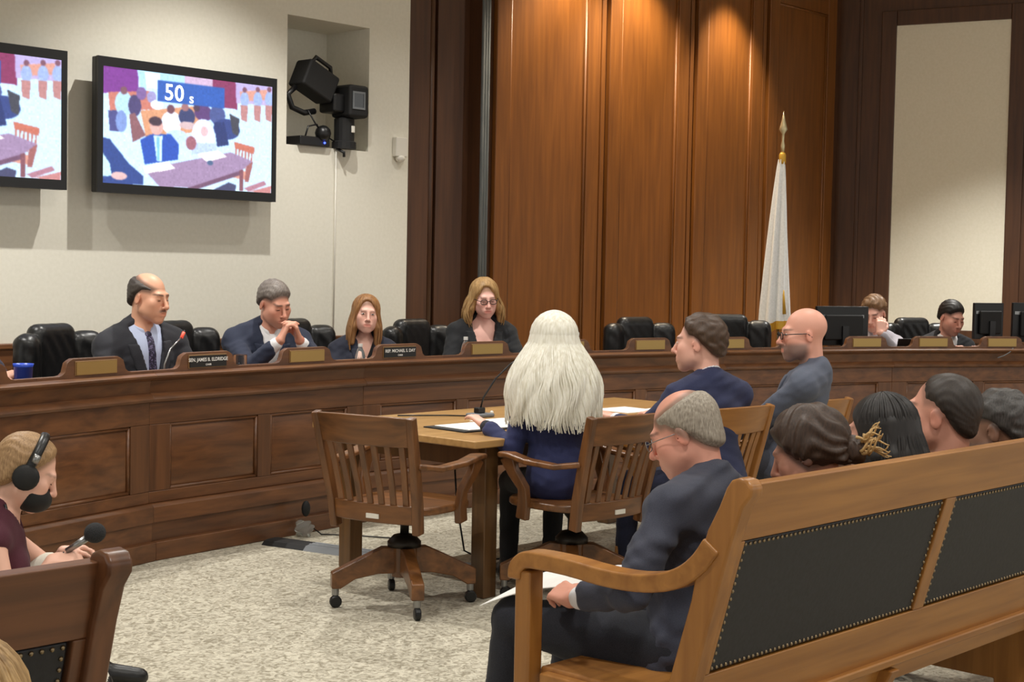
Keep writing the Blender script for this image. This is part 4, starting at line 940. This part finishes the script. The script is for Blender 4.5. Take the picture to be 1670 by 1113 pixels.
# ------------------------------------------------------------------ swivel banker's chairs (local +Y = sitter's heading)
bc = thing('swivel_armchair', 'x', 'chair')
seat = []
for k in range(24):
    a = 2*PI*k/24; ex = math.copysign(abs(math.cos(a))**.62, math.cos(a)); ey = math.copysign(abs(math.sin(a))**.62, math.sin(a)); seat.append((ex*.245*(1+.04*ey), ey*.24+.01, .435))
MB().prism(seat, (0, 0, .036)).build('seat', M['chair_h'], bc, bevel=.012, seg=3)
for q in (-1, 1):
    MB().bar([(q*.215, -.215, .365), (q*.222, -.235, .50), (q*.236, -.285, .70), (q*.246, -.33, .875)], [.036]*4, [.05, .05, .046, .04], up=(0, 1, 0)).build('back_post', M['chair'], bc, bevel=.007)
def curved_rail(z0, z1, y0, y1, hw0, hw1, t_, name, sag):
    N_ = 12; vs = []; fs = []
    for i in range(N_+1):
        u_ = -1+2*i/N_; sg = sag*(1-u_*u_)
        crown = .006*(1-u_*u_) if z1 > .8 else 0
        for z, y, hw in ((z0, y0, hw0), (z1+crown, y1, hw1)):
            for t in (-t_/2, t_/2): vs.append((u_*hw, y-sg+t, z))
    for i in range(N_):
        b0, b1 = i*4, (i+1)*4
        for p, q in ((0, 1), (1, 3), (3, 2), (2, 0)): fs.append((b0+p, b0+q, b1+q, b1+p))
    fs += [(0, 2, 3, 1), (N_*4, N_*4+1, N_*4+3, N_*4+2)]
    MB().add(vs, fs).build(name, M['chair_h'], bc, bevel=.006)
curved_rail(.745, .872, -.295, -.33, .236, .246, .024, 'top_rail', .045); curved_rail(.405, .488, -.225, -.232, .212, .216, .024, 'lower_rail', .03)
for k in range(7):
    u_ = (k-3)/3.55; s0 = .03*(1-u_*u_); s1 = .045*(1-u_*u_)
    MB().bar([(u_*.200, -.231-s0, .480), (u_*.206, -.25-s0*1.05, .57), (u_*.213, -.268-s1, .66), (u_*.221, -.297-s1, .752)], .030, .011, up=(0, 1, 0)).build('slat', M['chair'], bc, bevel=.003)
for q in (-1, 1):
    MB().bar([(q*.245, -.275, .665), (q*.275, -.15, .645), (q*.295, .0, .655), (q*.30, .10, .675), (q*.298, .17, .672)], [.034, .05, .064, .068, .05], .026, up=(0, 0, 1)).build('armrest', M['chair_h'], bc, bevel=.010)
    MB().bar([(q*.292, .13, .668), (q*.288, .095, .60), (q*.268, .05, .53), (q*.252, .06, .46), (q*.252, .07, .385)], [.034]*5, [.085, .06, .055, .06, .065], up=(0, 1, 0)).build('arm_support', M['chair'], bc, bevel=.008)
MB().box((-.09, -.10, .405), (.09, .10, .437)).build('tilt_plate', M['darksteel'], bc, bevel=.004)
MB().lathe([(.02, .30), (.02, .37), (.045, .40), (.05, .41)], n=16).build('spindle', M['darksteel'], bc, smooth=True)
MB().lathe([(.075, .262), (.075, .285), (.05, .312), (.02, .32)], n=20).build('hub_cap', M['darksteel'], bc, smooth=True)
MB().lathe([(.058, .13), (.062, .262)], n=12).build('hub', M['chair'], bc)
for k in range(4):
    a = PI/2*k + PI/4; ca, sa = math.cos(a), math.sin(a); nrm = V3((-sa, ca, 0))*.028
    pr = [(.04, .262), (.10, .262), (.20, .215), (.325, .155), (.325, .085), (.285, .085), (.22, .125), (.12, .145), (.04, .145)]
    MB().prism([V3((ca*r_, sa*r_, z)) - nrm for r_, z in pr], tuple(2*nrm)).build('base_leg', M['chair_h'], bc, bevel=.006)
    c = MB(); c.lathe([(.012, .05), (.016, .055), (.016, .088)], (ca*.305, sa*.305, 0), 10)
    co = c.build('caster_fork', M['steel'], bc); MB().lathe([(.022, -.014), (.027, -.010), (.027, .010), (.022, .014)], (ca*.305+.006, sa*.305-.006, .027), 14, Matrix.Rotation(a, 3, 'Z') @ Matrix.Rotation(PI/2, 3, 'X')).build('wheel', M['black'], co)
MB().box((-.045, -.2475, .425), (.02, -.242, .445)).build('inventory_tag', M['white'], bc).location = (.03, -.028, .0)
BCS = [(4.535, 4.860, 13, 'empty wooden swivel armchair at the left end of the witness table'), (5.175, 4.43, 88, 'wooden swivel armchair under the white-haired woman'),
       (5.92, 4.36, 86, 'wooden swivel armchair under the navy-suited man'), (6.62, 4.34, 84, 'wooden swivel armchair under the bald bearded man')]
for i, (x, y, an, lab) in enumerate(BCS):
    c = bc if i == 0 else dup(bc)
    c.location = (x, y, 0); c.rotation_euler = (0, 0, R(an-90)); tag(c, lab, 'chair', 'wooden swivel armchairs at the witness table')
    if i >= 2:       # the two further chairs have a paler finish
        for ch in c.children:
            if ch.data.materials and ch.data.materials[0] in (M['chair'], M['chair_h']):
                ch.material_slots[0].link = 'OBJECT'; ch.material_slots[0].material = M['bench_v'] if ch.data.materials[0] == M['chair'] else M['bench']

# ------------------------------------------------------------------ public benches
def bench(x0, x1, yt, ztop, lab, W, WV, pw, right_end=False, left_end=True):
    t = thing('bench', lab, 'bench'); slope = .28
    yb = lambda z: yt + (ztop-z)*slope
    def slab(xa, xb, za, zb_, th_, name, mat, off=0, bev=.004, par=None):
        vs = [(xa, yb(za)+off, za), (xb, yb(za)+off, za), (xb, yb(za)+off+th_, za), (xa, yb(za)+off+th_, za), (xa, yb(zb_)+off, zb_), (xb, yb(zb_)+off, zb_), (xb, yb(zb_)+off+th_, zb_), (xa, yb(zb_)+off+th_, zb_)]
        return MB().hexa(vs[:4], vs[4:]).build(name, mat, par or t, bevel=bev)
    slab(x0+.03, x1-.03, ztop-.150, ztop-.005, .045, 'top_rail', W); slab(x0+.03, x1-.03, .355, .50, .045, 'lower_rail', W)
    slab(x0+.03, x1-.03, .335, .365, .075, 'rail_moulding', W, -.02, .008)
    slab(x0+.03, x1-.03, .27, .335, .03, 'seat_apron', W, .01)
    xs = x0+.06; n_ = 0
    while xs < x1-.3:
        xe = min(xs+pw, x1-.06)
        slab(xs-.032, xs+.032, .50, ztop-.150, .045, 'stile', WV)
        p = slab(xs+.034, xe-.034, .502, ztop-.152, .036, 'leather_panel', M['benchleather'], .008, .006)
        nl = MB(); za, zb_ = .512, ztop-.162
        k = int((xe-xs-.09)/.020); 
        for j in range(k+1):
            x = xs+.045+(xe-xs-.09)*j/k
            for z in (za, zb_): nl.ball((x, yb(z)+.007, z), (.0052, .004, .0052), 6, 4)
        kk = int((zb_-za)/.020)
        for j in range(1, kk):
            z = za+(zb_-za)*j/kk
            for x in (xs+.045, xe-.045): nl.ball((x, yb(z)+.007, z), (.0052, .004, .0052), 6, 4)
        nl.build('nail_trim', M['nail'], p, smooth=True)['kind'] = 'stuff'
        xs = xe; n_ += 1
    slab(x1-.09, x1-.028, .50, ztop-.150, .045, 'stile', WV)
    MB().box((x0+.04, yb(.42)+.03, .40), (x1-.04, yb(.42)+.50, .43)).build('seat', W, t, bevel=.01)
    ends = ([x0] if left_end else []) + ([x1-.065] if right_end else [])
    for x in ends:
        # scrolled back post with moulded foot
        pr = [(yb(0)-.04, 0), (yb(.3)-.018, .30), (yb(.6)-.016, .60), (yb(.85)-.016, .85), (yb(ztop-.05)-.020, ztop-.055), (yt-.030, ztop-.025), (yt-.032, ztop-.004), (yt-.018, ztop+.012), (yt+.006, ztop+.016), (yt+.028, ztop+.008), (yt+.042, ztop-.012), (yt+.062, ztop-.06), (yb(.88)+.060, .88), (yb(.78)+.062, .78), (yb(.7)+.054, .70), (yb(.5)+.056, .50), (yb(.3)+.066, .30), (yb(0)+.09, 0)]
        MB().prism([(x, y, z) for y, z in pr], (.052, 0, 0)).build('end_post', WV, t, bevel=.008, seg=3)
        ya = yb(.74)+.05; f = ya+.605
        key = [(ya-.045, .845), (ya-.012, .800), (ya+.035, .760), (ya+.10, .732), (ya+.19, .716), (ya+.30, .714), (ya+.42, .722), (f-.06, .722), (f-.025, .712), (f-.006, .690), (f-.004, .662)]
        pts = []                                       # smooth the arm's centre line
        for i in range(len(key)-1):
            p0, p1, p2, p3 = [V3(key[min(max(j, 0), len(key)-1)]) for j in (i-1, i, i+1, i+2)]
            for q in (0, .34, .67): pts.append(.5*(2*p1+(p2-p0)*q+(2*p0-5*p1+4*p2-p3)*q*q+(3*p1-p0-3*p2+p3)*q**3))
        pts.append(V3(key[-1])); nP = len(pts)
        MB().bar([(x+.028, p[0], p[1]) for p in pts], .070, [.056-.010*min(1, i/12) for i in range(nP)], up=(1, 0, 0)).build('arm', W, t, bevel=.008, seg=3) if False else MB().bar([(x+.028, p[0], p[1]) for p in pts], [.056-.010*min(1, i/12) for i in range(nP)], .070, up=(1, 0, 0)).build('arm', W, t, bevel=.007, seg=2)
        MB().box((x, f-.060, 0), (x+.058, f-.004, .69)).build('arm_post', WV, t, bevel=.008)
        MB().box((x+.01, yb(.35)+.06, .30), (x+.055, f-.09, .42)).build('side_rail', W, t, bevel=.006)
    xm = x0+1.05
    while xm < x1-.4:
        MB().prism([(xm, y, z) for y, z in ((yb(0)-.03, 0), (yb(.2)-.045, .28), (yb(.3)-.04, .325), (yb(.3)+.02, .33), (yb(.3)+.45, .40), (yb(.2)+.45, .05), (yb(0)+.45, 0), (yb(.1)+.35, .06), (yb(.1)+.1, .06), (yb(0)+.07, 0))], (.05, 0, 0)).build('centre_leg', WV, t, bevel=.006); xm += 1.1
    return t
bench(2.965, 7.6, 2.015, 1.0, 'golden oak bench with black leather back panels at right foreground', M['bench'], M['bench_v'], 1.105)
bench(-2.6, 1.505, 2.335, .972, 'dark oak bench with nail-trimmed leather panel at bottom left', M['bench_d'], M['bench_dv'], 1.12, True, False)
# ------------------------------------------------------------------ the people
def fdir(a): return V3((math.cos(R(a)), math.sin(R(a)), 0))
def on_desk(H_, body, f=.27, sp=.13, z=.88): return [V3((H_[0], H_[1], 0)) + fdir(body)*f + fdir(body-90)*q*sp + V3((0, 0, z)) for q in (1, -1)]
M['tie1'] = grainy('tie_pattern', (30, 26, 52), (120, 112, 150), 90, .05, .5, ramp=(.5, .66))

p = (4.74, 7.19, 1.308)
person('balding man with moustache in charcoal suit and patterned tie at the desk', p, 266, 288, 8, 0, 8, 4, 1.09, 1.08, skin=(214, 158, 128), hair=dict(style='horseshoe', c=(44, 38, 34), c2=(84, 76, 70), v=.010, topz=.085, topy=.03),
       res=.005, outfit=dict(jacket=(40, 41, 48), shirt=(190, 202, 232), tie=M['tie1'], v=(.16, .24)), wrists=on_desk(p, 266), brow=(50, 38, 32), belly=1.15, eyes='closed', beard=((70, 52, 46), .8, 'moustache'), legs='sit')
p = (5.649, 7.231, 1.272)
person('grey-haired man in navy suit with clasped hands at his mouth', p, 248, 266, 22, 6, 18, 0, 1.06, 1.1, skin=(208, 148, 124), hair=dict(style='short', c=(66, 58, 54), c2=(150, 140, 132), v=.013),
       res=.005, outfit=dict(jacket=(36, 43, 64), shirt=(232, 232, 234), v=(.2, .2)), wrists=[(5.500, 6.985, 1.06), (5.625, 6.960, 1.06)], poles=[(-.5, .1, -1), (.7, -.3, -1)],
       hands=[dict(d=(.42, -.05, .85), n=(.75, -.35, -.3), curl=.55), dict(d=(-.42, -.02, .85), n=(-.75, .35, -.3), curl=.55)], brow=(70, 60, 54), eyes='closed', flush=.35)
p = (6.529, 7.398, 1.19)
person('woman in navy jacket with long straight light brown hair at the desk', p, 238, 237, 0, -4, 4, 0, .98, .95, True, skin=(222, 172, 154), hair=dict(style='long', c=(112, 74, 42), c2=(176, 128, 78), v=.012, az=(-2.2, 2.2), len=.25, flare=.16, n=110, rad=.0055, wave=.003, inward=.1),
       res=.005, outfit=dict(jacket=(27, 31, 48), shirt=(20, 20, 24), v=(.22, .2), scoop=(.38, .45)), wrists=on_desk(p, 238, .3), brow=(110, 76, 54))
p = (7.568, 7.329, 1.297)
person('woman with dark glasses and wavy blonde hair in black blazer', p, 236, 240, 12, 3, 6, 0, 1.04, .98, True, skin=(228, 176, 162), hair=dict(style='long', c=(132, 98, 56), c2=(196, 158, 104), v=.015, az=(-2.05, 2.05), len=.21, flare=.34, n=100, rad=.006, wave=.007, inward=.25, seed=4),
       res=.005, outfit=dict(jacket=(24, 26, 30), shirt=(196, 84, 84), v=(.12, .22), scoop=(.25, .6)), wrists=on_desk(p, 236, .3), glass=True, brow=(110, 84, 60), eyes='closed')
p = (5.168, 4.563, 1.165)
person('woman with very long white hair in navy jacket at the witness table', p, 58, 60, 0, 0, 6, 0, .86, .84, True, skin=(222, 172, 154), hair=dict(style='long', c=(204, 197, 176), c2=(244, 242, 232), v=.024, az=(-2.0, 2.0), len=.36, flare=.50, yback=.3, n=640, rad=.0048, wave=.007, seed=9, vr=.022, freq=40, amp=.002),
       outfit=dict(jacket=(40, 46, 88), shirt=(30, 30, 40), v=(None, 0), legs=(18, 18, 22), collar=False), wrists=[(5.38, 4.78, .785), (4.98, 4.82, .785)], poles=[(.3, -.3, -1), (-.2, -.3, -1)], head_s=1.02)
p = (5.79, 4.19, 1.17)
person('brown-haired man in navy suit seated at the witness table', p, 78, 110, 2, 0, 4, 0, .93, 1.18, skin=(218, 164, 144), hair=dict(style='curly', c=(42, 28, 19), c2=(88, 63, 43), v=.018, line=.012, slope=1.5),
       outfit=dict(jacket=(36, 42, 76), shirt=(226, 226, 232), legs=(30, 34, 60)), wrists=[(5.98, 4.62, .79), (5.66, 4.60, .79)], poles=[(.4, -.4, -1), (-.3, -.4, -1)], head_s=1.06, flush=.4)
p = (6.472, 4.049, 1.207)
person('bald man with grey beard and dark glasses in grey jacket', p, 112, 136, 4, 0, -14, 0, .95, 1.1, skin=(222, 160, 138), hair=dict(style='none', c=(120, 104, 96), scalp=.12), beard=((112, 102, 98), .75, 'full'),
       outfit=dict(jacket=(84, 90, 106), shirt=(96, 100, 112), legs=(60, 62, 72)), head_s=1.06, glass=True, brow=(90, 74, 66), flush=.4)
p = (3.470, 2.555, 1.045)
front = person('bald-crowned man in dark grey suit reading papers on the near bench', p, 98, 112, 24, 0, 3, 7, .92, 1.40, skin=(214, 150, 128), hair=dict(style='horseshoe', c=(104, 92, 78), c2=(190, 180, 164), v=.008, nape=.0, topz=.060, res=.005, freq=40, amp=.0008),
       outfit=dict(jacket=(60, 63, 78), shirt=(232, 232, 236), legs=(32, 34, 44), wr=.0045), wrists=[(3.43, 2.79, .60), (3.115, 2.655, .600)], poles=[(.5, -.4, -1), (-.7, -.5, -.6)],
       hands=[dict(d=(-.3, .9, .1), n=(0, 0, -1), curl=.4), dict(d=(.25, .95, .12), n=(.55, 0, -.8), curl=.75)], glass='thin', eyes=None, head_s=.96, res=.005, cres=.009, flush=.55, legs=[((3.46, 2.95, .50), (3.48, 3.0, .09)), ((3.17, 2.93, .49), (3.17, 3.0, .09))])
brown = person('woman with wavy dark brown hair pinned up with blonde ends on the near bench', (3.735, 2.310, .990), 92, 108, 20, 0, -14, 0, .78, 1.0, True, skin=(178, 122, 98), hair=dict(style='short', c=(34, 23, 17), c2=(78, 56, 42), v=.024, line=.04, slope=1.2, ear=-.05, amp=.004, freq=13, res=.006),
       outfit=dict(jacket=(22, 22, 26), v=(None, 0), collar=False), head_s=.97, eyes=None, res=.006)
person('woman with straight black hair on the near bench', (4.143, 2.310, 1.015), 92, 92, 6, 0, -14, 0, .80, 1.0, True, skin=(206, 150, 130), hair=dict(style='long', c=(14, 11, 11), c2=(42, 37, 36), v=.010, az=(-1.95, 1.95), len=.22, flare=.22, n=130, rad=.006, wave=.002, seed=3),
       outfit=dict(jacket=(20, 20, 24), v=(None, 0), collar=False), head_s=.97, eyes=None, res=.006)
person('man with short cropped dark hair in black jacket on the near bench', (4.544, 2.310, 1.055), 92, 98, -4, 0, -12, 0, .84, 1.1, skin=(206, 146, 124), hair=dict(style='short', c=(30, 23, 19), c2=(54, 43, 36), v=.006, line=.02, slope=2.2, scalp=.5, amp=.001),
       outfit=dict(jacket=(18, 18, 22), shirt=(24, 24, 28)), head_s=1.08, res=.006, flush=.4)
person('man with short curly grey hair and grey beard on the bench', (4.959, 2.310, .980), 92, 98, 8, 0, -14, 0, .78, 1.1, skin=(126, 88, 66), hair=dict(style='curly', c=(26, 24, 23), c2=(84, 80, 78), v=.010), beard=((120, 114, 110), .6, 'full'),
       outfit=dict(jacket=(22, 22, 28), shirt=(228, 228, 230)), head_s=1.08, res=.006, flush=.1)
p = (11.268, 6.371, 1.195)
person('young man with light brown hair holding a hand to his face', p, 215, 196, 22, 0, 8, 0, 1.06, 1.0, skin=(222, 168, 150), hair=dict(style='short', c=(84, 60, 40), c2=(150, 114, 78), v=.02, amp=.004, freq=18),
       outfit=dict(jacket=None, shirt=(176, 172, 180), sleeves=True), wrists=[(11.10, 6.25, .90), (11.02, 6.16, 1.04)], hands=[None, dict(d=(.25, .1, .95), n=(.7, .7, 0), curl=.5)], head_s=1.10, eyes='closed')
p = (11.954, 6.014, 1.165)
person('young man in black suit, white shirt and black tie looking down', p, 228, 246, 20, 0, 8, 0, 1.02, 1.05, skin=(210, 152, 132), hair=dict(style='short', c=(18, 15, 14), c2=(40, 35, 32), v=.013), beard=((70, 54, 48), .25, 'full'),
       outfit=dict(jacket=(24, 25, 30), shirt=(236, 236, 238), tie=(18, 18, 22), v=(.16, .24)), wrists=on_desk(p, 228, .3), head_s=1.12, eyes='closed', brow=(30, 24, 22))
p = (2.543, 4.565, .800)
rep = person('woman wearing black headphones and black mask crouched with a microphone', p, 331, 331, 28, 0, 16, 0, .92, .92, True, skin=(224, 174, 152), hair=dict(style='short', c=(118, 88, 56), c2=(186, 150, 108), v=.012, line=.012, slope=1.5, nape=-.03, ear=-.02, bumps=[((0, -.12, -.03), (.035, .03, .04))]),
       outfit=dict(jacket=None, shirt=(74, 24, 40), scoop=(.40, .5), legs=(226, 220, 206), collar=False), bare=True, wrists=[(2.555, 4.430, .515), (2.640, 4.500, .525)], poles=[(-.5, -.2, -1), (.5, .8, -.6)],
       hands=[dict(d=(.75, -.6, .15), n=(.2, .4, -.9), curl=.7), dict(d=(.85, -.5, .1), n=(-.2, -.3, -.9), curl=.6)], head_s=.95, legs='floor', eyes='closed')
person('person with blonde hair seen only as hair in the bottom left corner', (.94, 1.87, .885), 84, 80, 0, 0, 4, 0, .9, 1.0, True, skin=(222, 172, 154), hair=dict(style='long', c=(120, 88, 48), c2=(206, 170, 118), v=.016, az=(-2.0, 2.0), len=.25, flare=.3, n=150, rad=.005, wave=.008, seed=21),
       outfit=dict(jacket=(40, 40, 48), v=(None, 0), collar=False), eyes=None)
person('man in navy suit at the left end of the desk, only a hand in view', (3.40, 6.93, 1.34), 262, 270, 6, 0, 6, 0, 1.05, 1.05, skin=(214, 160, 134), hair=dict(style='short', c=(50, 42, 38), v=.013),
       outfit=dict(jacket=(32, 36, 58), shirt=(228, 228, 232), tie=(60, 30, 34)), wrists=[(3.42, 6.66, .90), (3.56, 6.69, .93)], hands=[None, dict(d=(.85, -.3, .25), n=(0, .2, -1), curl=.6)])

# pinned-up curls with blonde ends of the brown-haired woman
Hb = Frame(rotz(R(108-90)) @ rotx(R(-20)), V3((3.735, 2.310, .990)) - V3(brown.location), .97)
bn = sdf_obj('hair_bun', [ell((0, -.135, -.03), (.040, .035, .045), F=Hb), (lambda P: .005*np.sin(110*P[..., 0])*np.sin(100*P[..., 1]+1)*np.sin(105*P[..., 2]), 'd', 1, None, None)], .006, hairmat((34, 23, 17), (78, 56, 42), sc_=(190, 190, 60)), brown)
rnd = random.Random(5); cl = MB()
for k in range(18):
    a0, b0 = rnd.uniform(-1.2, 1.2), rnd.uniform(-.8, 1.0); c0 = V3((.035*math.sin(a0), -.150-.02*math.cos(a0), -.03+.035*math.sin(b0))); pts = []
    for j in range(9):
        t = j/8; pts.append(Hb.pt(c0 + V3((.010*math.sin(4*t+k)+.02*t*math.sin(k*2.3), -.060*t, .011*math.cos(5*t+k)+.022*t*math.sin(k)))))
    cl.tube(pts, [.0052*(1-.7*j/8) for j in range(9)], 6)
cl.build('blonde_curls', hairmat((150, 112, 62), (226, 190, 130), sc_=(190, 190, 60)), bn, smooth=True)

# things the people wear or hold
def head_frame(o, Hc, yaw, pt, rl, s): return Frame(rotz(R(yaw-90)) @ rotx(R(-pt)) @ roty(R(rl)), V3(Hc) - V3(o.location), s)
Hr = head_frame(rep, p, 331, 28, 0, .95)
hp = thing('headphones', 'black over-ear headphones on the crouching woman', 'headphones', tuple(rep.location))
arc = [Hr.pt((.098*math.cos(a), .0 - .005, .03+.108*math.sin(a))) for a in np.linspace(-.25, PI+.25, 15)]
MB().tube(arc, .010, 8, 1.6).build('headband', M['black'], hp, smooth=True)
for q in (-1, 1):
    a, b = Hr.pt((q*.082, .0, -.012)), Hr.pt((q*.118, .0, -.012)); MB().tube([a, a+(b-a)*.4, a+(b-a)*.75, b], [.040, .044, .042, .034], 18).build('ear_cup', M['blackmatte'], hp, smooth=True)
    a, b = Hr.pt((q*.102, .0, .045)), Hr.pt((q*.101, .0, .075)); MB().tube([a, b], .0125, 8).build('slider', M['steel'], hp, smooth=True)
mk = sdf_obj('face_mask', [ell((0, .045, -.072), (.070, .082, .058), F=Hr), fld(lambda q: .035-q[..., 1], Hr, 'i', .01)], .006, M['blackmatte'], rep)
mh = thing('handheld_microphone', 'silver handheld microphone with black foam windscreen', 'microphone', (2.600, 4.412, .545))
dv = unit((.062, -.068, .062))
MB().tube([(0, 0, 0), tuple(dv*.085)], [.010, .012], 12).build('handle', M['steel'], mh, smooth=True); MB().ball(tuple(dv*.112), (.036, .036, .034), 16, 10).build('windscreen', grainy('foam', (26, 26, 28), (44, 44, 46), 260, .6, .95), mh, smooth=True)
tag(MB().tube([(2.595, 4.418, .54), (2.56, 4.46, .48), (2.50, 4.47, .42), (2.47, 4.50, .5), (2.46, 4.52, .62), (2.45, 4.54, .70)], .005, 6).build('audio_cable', M['black'], smooth=True), 'thin black audio cable hanging beside the crouching woman', 'cable')
ph = thing('phone', 'phone in a brown case under the hands of the crouching woman', 'phone', (2.645, 4.400, .470), R(-42))
MB().box((-.085, -.045, 0), (.085, .045, .014)).build('case', plain('brown_case', (112, 86, 76), .5), ph, bevel=.006); MB().box((-.078, -.040, .014), (.078, .040, .016)).build('display', M['black'], ph)
pp = MB(); n_ = 8
for t in range(2):
    for i in range(n_+1):
        u_ = i/n_; a = V3((3.085, 2.985, .530)) + (V3((3.19, 2.690, .618)) - V3((3.085, 2.985, .530)))*u_ + V3((0, 0, .018*math.sin(PI*u_)-.0022*t)); b = V3((3.38, 3.000, .585)) + (V3((3.44, 2.74, .632)) - V3((3.38, 3.000, .585)))*u_ + V3((0, 0, .014*math.sin(PI*u_)-.0022*t)); pp.v += [tuple(a), tuple(b)]
k = 2*(n_+1)
for i in range(n_): pp.f += [(2*i, 2*i+1, 2*i+3, 2*i+2), (k+2*i, k+2*i+2, k+2*i+3, k+2*i+1), (2*i, 2*i+2, k+2*i+2, k+2*i), (2*i+1, k+2*i+1, k+2*i+3, 2*i+3)]
pp.f += [(0, k, k+1, 1), (2*n_, 2*n_+1, k+2*n_+1, k+2*n_)]
tag(pp.build('paper_sheet', M['paper'], smooth=False), 'white papers held on the lap of the man on the near bench', 'paper')
